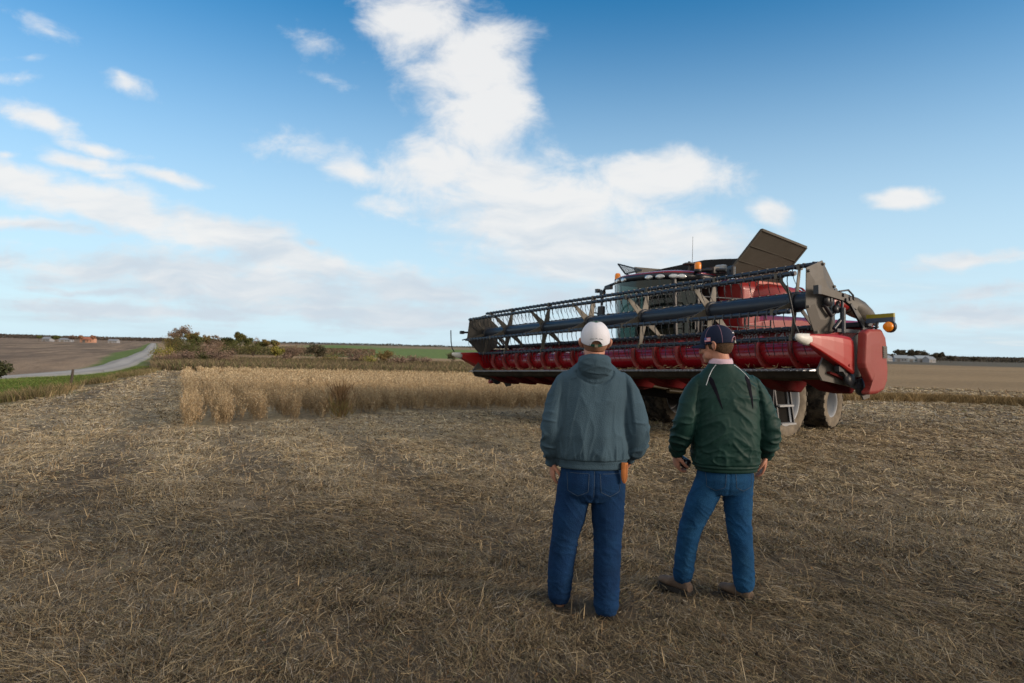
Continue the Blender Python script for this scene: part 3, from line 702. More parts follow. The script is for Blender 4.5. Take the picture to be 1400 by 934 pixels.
for i, (lb, px, d, h, w, pal, nl, br) in enumerate(TREES):
    tree('tree', lb, 'tree', px, d, h, w, pal, nl, leaf=.24, bare=br, seed=11+i, group=GT, lowcrown=.06)
BUSHES = [
 ('yellow-green bush on the bank where the gravel road disappears', 224, 150, 2.3, 4.6, YG, 1400), ('dark green shrub left of the orange-green tree', 236, 225, 4.6, 7.5, G2, 1500),
 ('dense olive shrub under the orange-green tree', 255, 222, 4.2, 7, G1, 1500), ('reddish brown shrub under the dome-shaped tree', 286, 205, 3.6, 9, PB, 1500),
 ('dark green shrub at the foot of the broad peaked tree', 318, 222, 4.4, 7, G1, 1400), ('olive shrub below the bare twiggy tree', 347, 215, 3.6, 6, G1, 1200),
 ('purple brown thicket in the dip left of the green shrub', 262, 132, 1.8, 5, PB, 1300), ('small green shrub in the purple brown thicket', 282, 128, 1.7, 3, G1, 900),
 ('brown brush at the foot of the thicket, right of the green shrub', 303, 128, 2.3, 4.4, PB, 1200), ('brown-purple brush left of the leaning green bush', 398, 190, 3.2, 7, PB, 1200),
 ('low purple brush between the yellow tree and the lone bush far right', 565, 150, 1.7, 3, PB, 500), ('small brown bush left of the lone bush far right', 584, 148, 1.5, 3, PB, 400),
 ('brown scrub right of the yellowish autumn bush', 546, 138, 1.9, 4.2, PB, 700), ('round brown shrub halfway along the tan strip', 489, 140, 2.6, 3.6, PB, 700),
 ('low yellow shrub left of the yellowish autumn bush', 505, 138, 1.6, 4, YG, 500), ('low olive shrub just right of the yellow-green tree', 452, 150, 1.6, 5, G2, 600),
 ('low brown hedge bush under the orange trees', 235, 128, 1.6, 5, PB, 900)]
for i, (lb, px, d, h, w, pal, nl) in enumerate(BUSHES):
    bush(lb, px, d, h*1.25, w*1.2, pal, int(nl*1.5), 51+i, group='bushes in the dip beyond the crop')
tree('tree', 'short bright yellow-green tree in front of the shelter belt', 'tree', 379, 138, 3.6, 3.2, YG, 1500, .16, seed=71, lowcrown=.1)
tree('tree', 'leaning dark grey-green tree standing alone right of the yellow-green one', 'tree', 430, 142, 4.0, 4.4, [(.10, .10, .06), (.12, .10, .065)], 1500, .15, True, seed=72, lowcrown=.1)
tree('tree', 'low yellowish autumn tree in the middle of the tan strip', 'tree', 527, 140, 3.2, 4.2, [(.24, .17, .07), (.19, .15, .06)], 900, .14, True, seed=73, lowcrown=.15)
tree('tree', 'lone thin grey-green tree beside the left end of the combine header', 'tree', 619, 150, 3.0, 2.6, [(.13, .12, .07), (.11, .11, .06)], 420, .14, True, seed=74, lowcrown=.1)
tree('tree', 'small bare brown tree beside the yellow-green one', 'tree', 392, 140, 2.2, 2.4, PB, 160, .12, True, seed=75, lowcrown=.1)
bush('dark green bush at the left edge of the photo by the gravel road', -2, 62, 1.7, 2.2, [(.05, .06, .03), (.07, .075, .035)], 1800, 81)

# dark fence post on the bank
def build_post():
    x, y = bearing_point(98.5, 44); mb = MB()
    mb.loft([[(math.cos(a)*r, math.sin(a)*r+z*.05, z) for a in np.linspace(0, 2*math.pi, 9)[:-1]] for z, r in ((-.2, .09), (.3, .085), (.8, .08), (1.05, .07), (1.09, .03))])
    o = mb.build('fence_post', mat('weathered_wood', (.07, .055, .045), .9, var=.3, nscale=12)); o.location = (x, y, gz(x, y)); o.rotation_euler = (.05, .12, 0)
    tag(o, 'short dark wooden post standing in the weeds below the gravel road', 'post')
build_post()

# ---------------------------------------------------------------- farms on the horizon
def building(name, label, cat, px, d, w, l, h, roofh, wall, roof, rz=0, door=True, group=None):
    x, y = bearing_point(px, d); root = empty(name, (x, y, gz(x, y)-.2), rz, label=label, cat=cat, group=group)
    mb = MB(); mb.box((0, 0, h/2), (w, l, h)); mb.prism([(-l/2, h), (l/2, h), (0, h+roofh)], (-w/2, 0, 0), (0, 1, 0), (0, 0, 1), (1, 0, 0), w)
    mb.build('wall', wall, root)
    r = MB(); e = .35
    for s in (-1, 1):
        r.prism([(0, 0), (w+2*e, 0), (w+2*e, .12), (0, .12)], (-w/2-e, s*(l/2+e), h-e*roofh/(l/2)+.04), (1, 0, 0), (0, 0, 1), (0, -s*(l/2+e), roofh+e*roofh/(l/2)), 1)
    r.build('roof', roof, root)
    if door:
        q = MB(); q.box((-w*.2, -l/2-.05, h*.4), (w*.22, .1, h*.8)); q.build('door', mat('barn_door', (.2, .19, .18), .7), root)
        for i in range(2):
            q = MB(); q.box((w*(.1+.22*i), -l/2-.05, h*.55), (w*.09, .1, h*.28)); q.build('window', mat('dark_glass', (.03, .04, .05), .1), root)
    return root
WB = mat('white_siding', (.30, .31, .33), .7, var=.06); OB = mat('orange_lit_siding', (.55, .30, .20), .8, var=.08); GRF = mat('grey_metal_roof', (.26, .28, .30), .45, var=.1); RRF = mat('rust_roof', (.42, .16, .09), .7, var=.2)  # OB: the low sun's orange light is painted into the siding colour
GB = mat('pale_blue_siding', (.30, .35, .39), .6, var=.08)
FG = 'farm buildings on the horizon'
for a in [('barn', 'long low orange-lit barn between two rusty trees on the left horizon', 'barn', 121, 700, 12, 10, 3.6, 2.2, OB, RRF, .2),
          ('shed', 'small pale shed standing apart on the left horizon near the road', 'shed', 156, 720, 9, 7, 2.6, 1.5, WB, GRF, .1),
          ('shed', 'long pale shed left of the grey tree on the left horizon', 'shed', 91, 730, 12, 7, 2.6, 1.5, WB, GRF, .1),
          ('house', 'low pale house left of the dark pair of trees on the left horizon', 'house', 66, 740, 9, 7, 3, 2, WB, GRF, -.1),
          ('barn', 'white farm building at the left end of the farmstead on the right horizon', 'barn', 1210, 620, 11, 9, 3.2, 2.2, WB, GRF, .4),
          ('barn', 'white gabled barn, brightest of the farmstead on the right horizon', 'barn', 1231, 600, 10, 8, 3.4, 2.4, WB, GB, -.3),
          ('shed', 'pale blue shed in the middle of the farmstead on the right horizon', 'shed', 1246, 600, 14, 8, 3.2, 2, GB, GB, .1),
          ('barn', 'wide pale blue-roofed barn in the right half of the farmstead', 'barn', 1260, 600, 12, 9, 3.6, 2.4, WB, GB, 0),
          ('house', 'white house at the right end of the farmstead on the right horizon', 'house', 1270.5, 590, 7, 7, 3.2, 2.2, WB, GRF, .3)]:
    building(*a, group=FG)
HZ = [('dark bushy tree left of the orange-lit barn on the left horizon', 77, 690, 6, 8, G1), ('small dark tree next to the pale house on the left horizon', 53, 720, 6, 5, G1), ('grey-brown tree beside the orange-lit barn', 100, 700, 6.5, 9, PB),
      ('rusty orange tree at the left end of the orange-lit barn', 111, 690, 7, 6, [(.33, .18, .11), (.38, .22, .13)]), ('rusty orange tree at the right end of the orange-lit barn', 128, 690, 7.5, 5.5, [(.35, .18, .11), (.30, .16, .10)])]
for i, (lb, px, d, h, w, pal) in enumerate(HZ): tree('tree', lb, 'tree', px, d, h, w, pal, 500, .6, seed=101+i, group='trees round the farm on the left horizon', lowcrown=.15)
HZ = [('first dark tree of the grove behind the white barns', 1229, 640, 11, 9), ('second tree of the grove, above the white gabled barn', 1236, 650, 11, 9), ('flat-topped dark tree above the pale blue shed', 1245, 650, 11, 10), ('wide dark tree above the wide barn', 1254, 650, 10.5, 10),
      ('dark tree at the right end of the grove behind the barns', 1263, 650, 10.5, 9), ('lower grey tree right of the white house', 1278, 640, 9, 8), ('grey tree between the white house and the gap in the grove', 1285, 640, 9, 8), ('dark tree left of the farmstead, by the combine', 1207, 640, 5, 10), ('small tree alone right of the grove', 1300, 640, 6, 7), ('low tree on the skyline near the right edge', 1331, 660, 5, 8)]
for i, (lb, px, d, h, w) in enumerate(HZ): tree('tree', lb, 'tree', px, d, h, w, [(.085, .075, .05), (.10, .085, .06), (.07, .065, .045)], 700, .6, seed=131+i, group='trees round the farm on the right horizon', lowcrown=.1)
def build_woods():
    def wood(name, label, a0, a1, d0, d1, h, n, pal):
        a = rng.uniform(a0, a1, n); d = rng.uniform(d0, d1, n); x = a*d; y = d; hh = h*(.35+1.0*fbmn(x, y*0, 60, 3))
        z = ground(x, y)+rng.random(n)**.7*hh; e = rng.normal(0, 1, (n, 3)); e /= np.linalg.norm(e, axis=1)[:, None]; f = np.cross(e, rng.normal(0, 1, (n, 3))); f /= np.linalg.norm(f, axis=1)[:, None]
        s = (rng.uniform(.5, 1.3, n)*d/900)[:, None]; q = np.stack([x, y, z], 1)
        V = np.stack([q-e*s, q-f*s*.7, q+e*s, q+f*s*.7], 1).reshape(-1, 3); c = np.array(pal)[rng.integers(0, len(pal), n)]
        o = bpy.data.objects.new(name, quads_mesh(name, V, np.arange(n*4).reshape(-1, 4), LEAF_MAT, np.repeat(c, 4, 0))); link(o); tag(o, label, 'woods', kind='stuff')
    wood('distant_woods', 'thin dark line of far woods along the left horizon', -.78, -.50, 1500, 1900, 9, 9000, [(.07, .06, .055), (.09, .075, .06)])
    wood('distant_woods', 'dark tree line along the right horizon beyond the brown field', .53, .80, 760, 1000, 7, 12000, [(.07, .065, .05), (.085, .07, .055)])
    wood('hedgerow_thicket', 'dense brown and olive undergrowth beneath the trees of the shelter belt', -.505, -.315, 226, 262, 3.0, 14000, [(.12, .125, .05), (.15, .13, .065), (.10, .11, .045), (.17, .14, .085)])
    wood('hedgerow_thicket', 'low brown undergrowth right of the shelter belt', -.33, -.20, 226, 250, 2.6, 5000, [(.17, .12, .08), (.13, .10, .06), (.19, .14, .095)])
    wood('distant_woods', 'very faint far trees beyond the green field in the middle', -.5, .5, 2600, 3000, 7, 7000, [(.08, .08, .07)])
build_woods()
# ---------------------------------------------------------------- combine harvester
RED = mat('red_paint', (.25, .009, .011), .34, spec=.5, var=.10, nscale=1.5, dirt=(.22, .12, .08), dirt_amt=.18, dscale=2.2, coat=.35)
RED2 = mat('deep_red_paint', (.27, .005, .012), .25, spec=.5, var=.08, nscale=2, dirt=(.16, .05, .04), dirt_amt=.15, dscale=3, coat=.4)
REDP = mat('red_plastic', (.34, .010, .010), .34, spec=.4, var=.10, nscale=1.2, dirt=(.26, .10, .08), dirt_amt=.25, dscale=1.6)
BLK = mat('black_steel', (.012, .016, .024), .38, spec=.5, var=.2, nscale=5, dirt=(.07, .06, .055), dirt_amt=.3, dscale=4)
BLU = mat('blue_black_paint', (.013, .023, .042), .42, spec=.5, var=.15, nscale=4, dirt=(.06, .06, .06), dirt_amt=.2, dscale=3, coat=.1)
GRY = mat('dusty_grey_steel', (.085, .080, .072), .5, spec=.4, var=.18, nscale=3, dirt=(.15, .13, .105), dirt_amt=.4, dscale=2)
DGR = mat('dark_grey_sheet', (.075, .072, .066), .5, spec=.4, var=.2, nscale=3, dirt=(.18, .15, .12), dirt_amt=.5, dscale=3)
FLAP = mat('olive_grey_cover', (.105, .098, .085), .75, spec=.2, var=.10, nscale=1.5, dirt=(.075, .068, .058), dirt_amt=.5, dscale=1.2)
RUB = mat('dark_rubber_cloth', (.022, .021, .020), .8, spec=.2, var=.25, nscale=3)
TYRE = mat('dusty_tyre', (.016, .015, .014), .85, spec=.2, var=.2, nscale=5, dirt=(.34, .28, .20), dirt_amt=.42, dscale=3.5)
TSIDE = mat('muddy_sidewall', (.20, .17, .13), .92, spec=.1, var=.3, nscale=6, dirt=(.08, .07, .06), dirt_amt=.6, dscale=5)
RIM = mat('pale_rim', (.30, .33, .37), .4, spec=.5, var=.12, nscale=4, dirt=(.36, .31, .24), dirt_amt=.4, dscale=4)
WHT = mat('white_plastic', (.72, .73, .70), .4, var=.06, nscale=4, dirt=(.45, .40, .33), dirt_amt=.4, dscale=6)
STEEL = mat('worn_steel', (.45, .47, .50), .35, metal=.8, var=.15, nscale=10)
AMB = mat('amber_lens', (.75, .22, .01), .25, spec=.5, var=.05, emit=(1.0, .30, .01, .06))
YEL = mat('yellow_reflector', (.32, .27, .03), .4, var=.08)
LENS = mat('lamp_lens', (.55, .58, .60), .06, spec=.9, var=.3, nscale=30, metal=.6)
MIR = mat('mirror_glass', (.5, .53, .56), .05, metal=1, var=.02)
TEXTM = mat('silver_lettering', (.62, .66, .74), .35, spec=.5, var=.05)
SEATM = mat('dark_seat_cloth', (.02, .02, .022), .8, var=.2)
INTM = mat('cab_interior', (.10, .095, .085), .7, var=.2)
MATT = mat('matt_black_steel', (.014, .013, .012), .95, spec=.06, var=.3, nscale=5)
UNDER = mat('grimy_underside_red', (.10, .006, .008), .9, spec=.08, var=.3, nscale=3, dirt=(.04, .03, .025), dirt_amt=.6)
def glass_mat():
    m = bpy.data.materials.new('tinted_glass'); m.use_nodes = True; nt = m.node_tree; N = nt.nodes; L = nt.links
    for n in list(N): N.remove(n)
    t = N.new('ShaderNodeBsdfTransparent'); t.inputs[0].default_value = (.22, .31, .29, 1)
    g = N.new('ShaderNodeBsdfGlossy'); g.inputs['Roughness'].default_value = .03; g.inputs[0].default_value = (.75, .85, .85, 1)
    f = N.new('ShaderNodeFresnel'); f.inputs[0].default_value = 1.52
    a = N.new('ShaderNodeMath'); a.operation = 'MULTIPLY_ADD'; a.inputs[1].default_value = .8; a.inputs[2].default_value = .015; L.new(f.outputs[0], a.inputs[0])
    d = N.new('ShaderNodeBsdfDiffuse'); d.inputs[0].default_value = (.30, .28, .24, 1)
    nz = N.new('ShaderNodeTexNoise'); nz.inputs['Scale'].default_value = 2.5; nz.inputs['Detail'].default_value = 6
    mr = N.new('ShaderNodeMapRange'); mr.inputs[1].default_value = .4; mr.inputs[2].default_value = .75; mr.inputs[4].default_value = .05; L.new(nz.outputs[0], mr.inputs[0])
    x = N.new('ShaderNodeMixShader'); L.new(a.outputs[0], x.inputs[0]); L.new(t.outputs[0], x.inputs[1]); L.new(g.outputs[0], x.inputs[2])
    y = N.new('ShaderNodeMixShader'); L.new(mr.outputs[0], y.inputs[0]); L.new(x.outputs[0], y.inputs[1]); L.new(d.outputs[0], y.inputs[2])
    o = N.new('ShaderNodeOutputMaterial'); L.new(y.outputs[0], o.inputs[0]); return m
GLASS = glass_mat()

def lettering(text, size, loc, rot, parent, m, name='lettering', ext=.004, shear=0, xs=1.0):
    cu = bpy.data.curves.new('t', 'FONT'); cu.body = text; cu.size = size; cu.extrude = ext; cu.shear = shear; cu.offset = size*.018
    cu.align_x = 'CENTER'; cu.align_y = 'CENTER'; cu.resolution_u = 3
    t = bpy.data.objects.new('t', cu); COL.objects.link(t)
    dg = bpy.context.evaluated_depsgraph_get(); me = bpy.data.meshes.new_from_object(t.evaluated_get(dg)); me.name = name
    bpy.data.objects.remove(t); me.materials.clear(); me.materials.append(m)
    o = bpy.data.objects.new(name, me); link(o, parent); o.location = loc; o.rotation_euler = rot; o.scale = (xs, 1, 1); return o

def wheel(parent, x, y, r, w, rr, outer, nl, steer=0, lab=None):
    """tyre with bar lugs and a dished rim; outer = +1/-1 side the dish faces. Origin of mesh at hub."""
    whl = MB(); hw = w/2; ax = (0, outer, 0)
    whl.mi = 0
    prof = [(rr*.98, -hw*.72), (rr*1.08, -hw*.94), (r*.80, -hw*1.03), (r*.90, -hw*.97), (r*.945, -hw*.80), (r*.955, -hw*.3), (r*.957, 0), (r*.955, hw*.3), (r*.945, hw*.80), (r*.90, hw*.97), (r*.80, hw*1.03), (rr*1.08, hw*.94), (rr*.98, hw*.72)]
    for lo, hi, mi in ((0, 4, 1), (3, 10, 0), (9, 13, 1)):
        whl.mi = mi; whl.lathe(prof[lo:hi] if lo != 3 else prof[3:10], (0, 0, 0), ax, 56)
    whl.mi = 0
    o_ax = Vector(ax); X0 = Vector((1, 0, 0)); Z0 = Vector((0, 0, 1))
    for s in (-1, 1):
        for k in range(nl):
            a0 = 2*math.pi*(k+(.5 if s > 0 else 0))/nl
            pts = []
            for t, da, rad in ((-.06, 0, r*.975), (.35, .10, r*.985), (.78, .20, r*.975), (1.02, .24, r*.93)):
                a = a0+da*22/nl; d = X0*math.cos(a)+Z0*math.sin(a); pts.append((d, rad, s*t*hw))
            lw = .055*r*22/nl
            ring = []
            for d, rad, yy in pts:
                tan = d.cross(o_ax).normalized()
                ring.append([d*(rad-.06*r)+o_ax*yy-tan*lw, d*rad+o_ax*yy-tan*lw*.7, d*rad+o_ax*yy+tan*lw*.7, d*(rad-.06*r)+o_ax*yy+tan*lw])
            whl.loft(ring, smooth=False)
    ty = whl.build('wheel_placeholder', [TYRE, TSIDE])
    root = MB(); root.lathe([(rr*.20, -hw*.2), (rr*.30, -hw*.2), (rr*.30, hw*.15), (rr*.16, hw*.22), (rr*.10, hw*.30), (.001, hw*.30)], (0, 0, 0), ax, 20)
    hub = root.build('wheel', BLK, parent); hub.location = (x, y, r-.025); hub.rotation_euler = (0, 0, steer)
    ty.name = 'tyre'; ty.data.name = 'tyre'; ty.parent = hub
    rm = MB()
    rm.lathe([(rr*.98, hw*.72), (rr*1.04, hw*.80), (rr*1.03, hw*.86), (rr*.97, hw*.84), (rr*.95, hw*.66), (rr*.90, hw*.60), (rr*.88, hw*.25), (rr*.80, hw*.18)], (0, 0, 0), ax, 40)
    rm.lathe([(rr*.98, -hw*.72), (rr*1.04, -hw*.80), (rr*.97, -hw*.84), (rr*.93, -hw*.6), (rr*.92, hw*.5)], (0, 0, 0), ax, 40)
    rm.mi = 1; rm.lathe([(rr*.80, hw*.18), (rr*.55, hw*.06), (rr*.34, hw*.18), (rr*.28, hw*.18), (.001, hw*.18)], (0, 0, 0), ax, 40)
    for k in range(10):
        a = 2*math.pi*k/10; c = (X0*math.cos(a)+Z0*math.sin(a))*rr*.43+o_ax*hw*.16
        rm.tube([c, c+o_ax*.035], .016, 6)
    rm.build('rim', [RIM, mat('dark_rim_centre', (.035, .035, .038), .6, dirt=(.12, .10, .08), dirt_amt=.4)], hub)
    return hub

def build_combine():
    root = empty('combine_harvester', (5.0757, 16.773, -.22), R(211), label='large red combine harvester with a wide raised cutting header standing in the stubble', cat='combine harvester')
    # ---- chassis, body
    b = MB(); b.box((-1.3, 0, 1.25), (5.4, 1.5, .7)); b.box((.32, 0, .90), (.42, 3.6, .34)); b.box((-2.72, 0, .72), (.3, 1.7, .26))
    b.box((-.2, 0, 1.7), (3.4, 2.6, .5)); b.box((1.5, -.1, 1.2), (1.0, 1.2, .8))
    for y in (-.8, .8): b.box((-.4, y, .8), (1.2, .2, .5))
    b.tube([(.5, .9, 1.1), (1.6, .7, 1.0)], .07); b.tube([(.5, -.9, 1.1), (1.6, -.7, 1.0)], .07)
    b.build('chassis', MATT, root, bevel=.02)
    # tank and side panels
    t = MB()
    # raked upper tank front
    t.prism([(-1.6, 1.95), (1.6, 1.95), (1.62, 3.3), (1.45, 3.5), (-1.45, 3.5), (-1.62, 3.3)], (.45, 0, 0), (0, 1, 0), (0, 0, 1), (1, 0, 0), .62)
    t.prism([(-1.15, 2.0), (1.15, 2.0), (1.15, 3.42), (-1.15, 3.42)], (-.5, 0, 0), (0, 1, 0), (0, 0, 1), (1, 0, 0), .95)
    t.prism([(-1.5, 1.9), (1.5, 1.9), (1.5, 2.55), (1.3, 2.75), (-1.3, 2.75), (-1.5, 2.55)], (-3.9, 0, 0), (0, 1, 0), (0, 0, 1), (1, 0, 0), 4.35)
    t.build('body', RED, root, bevel=.06, seg=3)
    l = MB(); l.box((.06, 1.32, 3.44), (.82, .42, .07)); l.box((.06, 1.44, 3.36), (.80, .06, .10)); l.build('tank_ledge', mat('pale_red_panel', (.50, .10, .08), .5, var=.1, dirt=(.5, .38, .3), dirt_amt=.5), root, bevel=.01)
    def side_poly(x0, x1, n, zt, arch=None):
        pass
    for s in (1, -1):
        p = MB(); outl = [(1.05, 1.15), (1.05, 2.50), (.2, 2.62), (-1.0, 2.66), (-2.2, 2.55), (-3.4, 2.30), (-4.0, 2.0), (-4.0, 1.35), (-3.0, 1.3), (-2.6, 1.55), (-2.0, 1.65), (-1.2, 1.3), (.1, 1.9), (.6, 1.6), (.9, 1.15)]
        p.prism(outl, (0, s*1.53, 0), (1, 0, 0), (0, 0, 1), (0, s, 0), .09)
        p.build('side_panel', RED, root, bevel=.035, seg=3)
        g = MB()
        for k in range(5): g.box((-1.6, s*1.635, 1.80+.09*k), (.9, .02, .03))
        g.build('vent', BLK, root)
    # straw hood and rear
    r = MB(); r.loft([[(x, -w, z0), (x, w, z0), (x, w*.96, z1-.12), (x, w*.8, z1), (x, -w*.8, z1), (x, -w*.96, z1-.12)] for x, w, z0, z1 in ((-3.85, 1.3, 1.5, 2.6), (-4.3, 1.2, 1.4, 2.45), (-4.9, 1.05, 1.1, 2.0), (-5.0, .9, 1.0, 1.7))], smooth=False)
    r.build('straw_hood', RED, root, bevel=.05, seg=3)
    # ---- tank covers
    def panel(name, q, th, m, ribs=0, lab=None):
        q = [Vector(v) for v in q]; n = (q[1]-q[0]).cross(q[3]-q[0]).normalized()*th; mb = MB()
        mb.add(q+[v+n for v in q], [(0, 1, 2, 3), (7, 6, 5, 4), (0, 4, 5, 1), (1, 5, 6, 2), (2, 6, 7, 3), (3, 7, 4, 0)])
        for e, f in ((0, 1), (1, 2), (2, 3), (3, 0)): mb.bar(q[e]+n*.5, q[f]+n*.5, .05, .05)
        for i in range(ribs):
            u = (i+1)/(ribs+1); mb.bar(q[0].lerp(q[1], u)-n*.4, q[3].lerp(q[2], u)-n*.4, .012, .02, up=n)
        for i in range(1, 3):
            u = i/3; mb.bar(q[0].lerp(q[3], u)-n*.35, q[1].lerp(q[2], u)-n*.35, .01, .012, up=n)
        return mb.build(name, m, root)
    panel('tank_cover', [(1.30, 1.40, 3.56), (-.28, 1.40, 3.40), (-.25, 2.22, 4.20), (1.22, 2.22, 4.43)], -.035, FLAP, 0)
    panel('tank_cover', [(1.30, -1.40, 3.56), (-.28, -1.40, 3.40), (-.25, -2.1, 4.05), (1.1, -1.9, 4.0)], .035, FLAP, 1)
    e = MB(); e.add([(.95, -1.05, 3.5), (.95, 1.0, 3.52), (.9, 1.42, 3.62), (1.12, 1.62, 3.92), (.98, 1.28, 3.95), (.9, .93, 3.99), (.86, .3, 4.03), (.86, -.2, 4.0), (.9, -.57, 3.97), (.9, -1.05, 3.94), (.9, -1.5, 3.9), (.95, -1.45, 3.5),
                 (.89, -1.05, 3.5), (.89, 1.0, 3.52), (.84, 1.42, 3.62), (1.06, 1.62, 3.92), (.92, 1.28, 3.95), (.84, .93, 3.99), (.8, .3, 4.03), (.8, -.2, 4.0), (.84, -.57, 3.97), (.84, -1.05, 3.94), (.84, -1.5, 3.9), (.89, -1.45, 3.5)],
                [tuple(range(12)), tuple(range(12, 24))[::-1]]+[(i, (i+1) % 12, 12+(i+1) % 12, 12+i) for i in range(12)])
    e.build('tank_curtain', RUB, root)
    sc = MB(); tri = [(1.6, -1.958, 4.083), (1.6, -1.66, 3.80), (1.6, -1.03, 3.84)]
    for i in range(3): sc.bar(tri[i], tri[(i+1) % 3], .03, .03)
    a, b_, c = map(Vector, tri)
    for i in range(1, 12): 
        u = i/12; sc.bar(a.lerp(b_, u), a.lerp(c, u), .008, .008)
        sc.bar(b_.lerp(a, u), b_.lerp(c, u), .006, .006)
    sc.bar((1.6, -1.66, 3.80), (1.5, -1.0, 3.6), .03)
    sc.build('mesh_screen', BLK, root)
    # ---- cab
    fl = MB(); plan = [(1.15, -.95), (2.35, -.97), (2.58, -.80), (2.72, -.42), (2.76, 0), (2.72, .42), (2.58, .80), (2.35, .97), (1.15, .95)]
    cab = MB(); cab.prism(plan, (0, 0, 1.66), (1, 0, 0), (0, 1, 0), (0, 0, 1), .24)
    cab.box((1.13, 0, 2.7), (.06, 1.9, 1.75))
    for q in ((2.36, -.96), (2.36, .96), (1.75, .965), (1.18, .95), (1.18, -.95), (1.75, -.965)):
        cab.bar((q[0], q[1], 1.88), (q[0]+(.10 if q[0] > 2 else 0), q[1], 3.42), .075, .075)
    cab.build('cab', BLK, root, bevel=.015)
    def pane(pts):
        g = MB(); n = len(pts); zs = (1.90, 2.5, 3.1, 3.41); vs = []
        for z in zs:
            f = 1+.035*(z-1.9)/1.6
            vs += [((p[0]-1.15)*f+1.15, p[1], z) for p in pts]
        g.add(vs, [(j*n+i, j*n+i+1, (j+1)*n+i+1, (j+1)*n+i) for j in range(3) for i in range(n-1)], True); return g
    pane(plan[1:8]).build('windscreen', GLASS, root)
    pane([(1.2, .955), (1.72, .965)]).build('side_window', GLASS, root); pane([(1.2, -.955), (1.72, -.965)]).build('side_window', GLASS, root)
    d = pane([(1.79, .97), (2.33, .975)]).build('cab_door', GLASS, root); h = MB(); h.bar((1.85, 1.0, 2.35), (1.85, 1.0, 2.6), .03); h.build('handle', BLK, d)
    pane([(1.79, -.97), (2.33, -.975)]).build('side_window', GLASS, root)
    s = MB(); s.box((1.62, 0, 2.30), (.52, .52, .14)); s.box((1.38, 0, 2.68), (.13, .50, .72)); s.box((1.36, 0, 3.10), (.10, .28, .18)); s.box((1.6, 0, 2.05), (.4, .4, .36)); s.box((1.65, .34, 2.48), (.36, .08, .06)); s.box((1.65, -.34, 2.48), (.36, .12, .08))
    s.build('driver_seat', SEATM, root, bevel=.04, seg=3)
    w = MB(); w.tube([(2.42, 0, 1.9), (2.2, 0, 2.5)], .05); w.lathe([(.19, -.015), (.21, 0), (.19, .015), (.17, 0), (.19, -.015)], (2.17, 0, 2.56), (-.5, 0, .86), 20); w.bar((2.17, -.19, 2.56), (2.17, .19, 2.56), .02)
    w.build('steering_wheel', BLK, root)
    m_ = MB(); m_.box((2.05, .55, 2.62), (.05, .30, .24)); m_.bar((1.9, .6, 2.3), (2.05, .56, 2.6), .03); m_.build('monitor', BLK, root)
    # roof
    def rring(z, gx, gy):
        P = []
        for k in range(28):
            a = 2*math.pi*k/28; ca, sa = math.cos(a), math.sin(a)
            x = 1.62+(1.10+gx)*(abs(ca)**.55)*(1 if ca > 0 else -1)*(1 if ca > 0 else .60); y = (1.16+gy)*(abs(sa)**.7)*(1 if sa > 0 else -1)
            P.append((x, y, z))
        return P
    rf = MB(); rf.loft([rring(3.40, -.28, -.22), rring(3.42, -.05, -.02), rring(3.51, .0, 0), rring(3.56, -.02, -.02)]); rfo = rf.build('cab_roof', BLK, root)
    rt = MB(); rt.loft([rring(3.561, -.03, -.03), rring(3.60, -.09, -.08), rring(3.65, -.35, -.3), rring(3.67, -.9, -.8)]); rt.build('roof_cap', RED2, rfo)
    for a in (-62, -50, -30, -14, 14, 30, 50, 62):
        ra = R(a); ca, sa = math.cos(ra), math.sin(ra); x = 1.62+1.10*(abs(ca)**.55); y = 1.16*(abs(sa)**.7)*(1 if sa > 0 else -1)
        nrm = Vector((ca*1.0, sa*.9, 0)).normalized(); c = Vector((x, y, 3.475))
        li = MB(); sx = Vector((-nrm.y, nrm.x, 0))
        li.loft([[c+nrm*o+sx*(.105*q*math.cos(t))+Vector((0, 0, .052*q*math.sin(t))) for t in [2*math.pi*k/14 for k in range(14)]] for o, q in ((-.05, 1), (.015, 1), (.025, .8), (.028, .4))])
        li.build('work_light', LENS, rfo)
    def beacon(x, y, z, p):
        q = MB(); q.mi = 1; q.lathe([(.001, 0), (.08, 0), (.08, .06), (.066, .07)], (x, y, z), (0, 0, 1), 14)
        q.mi = 0; q.lathe([(.070, .065), (.074, .14), (.064, .20), (.04, .22), (.001, .225)], (x, y, z), (0, 0, 1), 14); q.build('beacon', [AMB, BLK], p)
    beacon(1.9, -1.60, 3.57, root); beacon(2.05, 1.24, 3.57, root)
    # mirror arms
    a = MB(); a.tube([(1.95, -1.05, 3.52), (1.9, -1.5, 3.56), (1.9, -1.7, 3.54), (1.9, -2.05, 3.48), (1.9, -2.18, 3.34), (1.9, -2.22, 3.0)], .035, 8); a.box((1.9, -1.95, 3.45), (.10, .22, .09)); a.box((1.9, -2.19, 3.30), (.10, .13, .15)); a.box((1.93, -2.36, 3.39), (.10, .10, .10)); a.bar((1.92, -2.2, 3.4), (1.93, -2.36, 3.36), .03)
    a.tube([(2.35, -.98, 3.45), (2.1, -1.22, 3.4), (2.1, -1.22, 2.3)], .015, 6)
    a.build('mirror_arm', BLK, root)
    a = MB(); a.tube([(2.0, 1.1, 3.60), (1.9, 1.35, 3.62), (1.6, 1.6, 3.62)], .04, 8); a.box((1.75, 1.38, 3.62), (.16, .22, .13)); a.box((1.2, 1.2, 3.68), (.12, .4, .12)); a.build('mirror_arm', BLK, root)
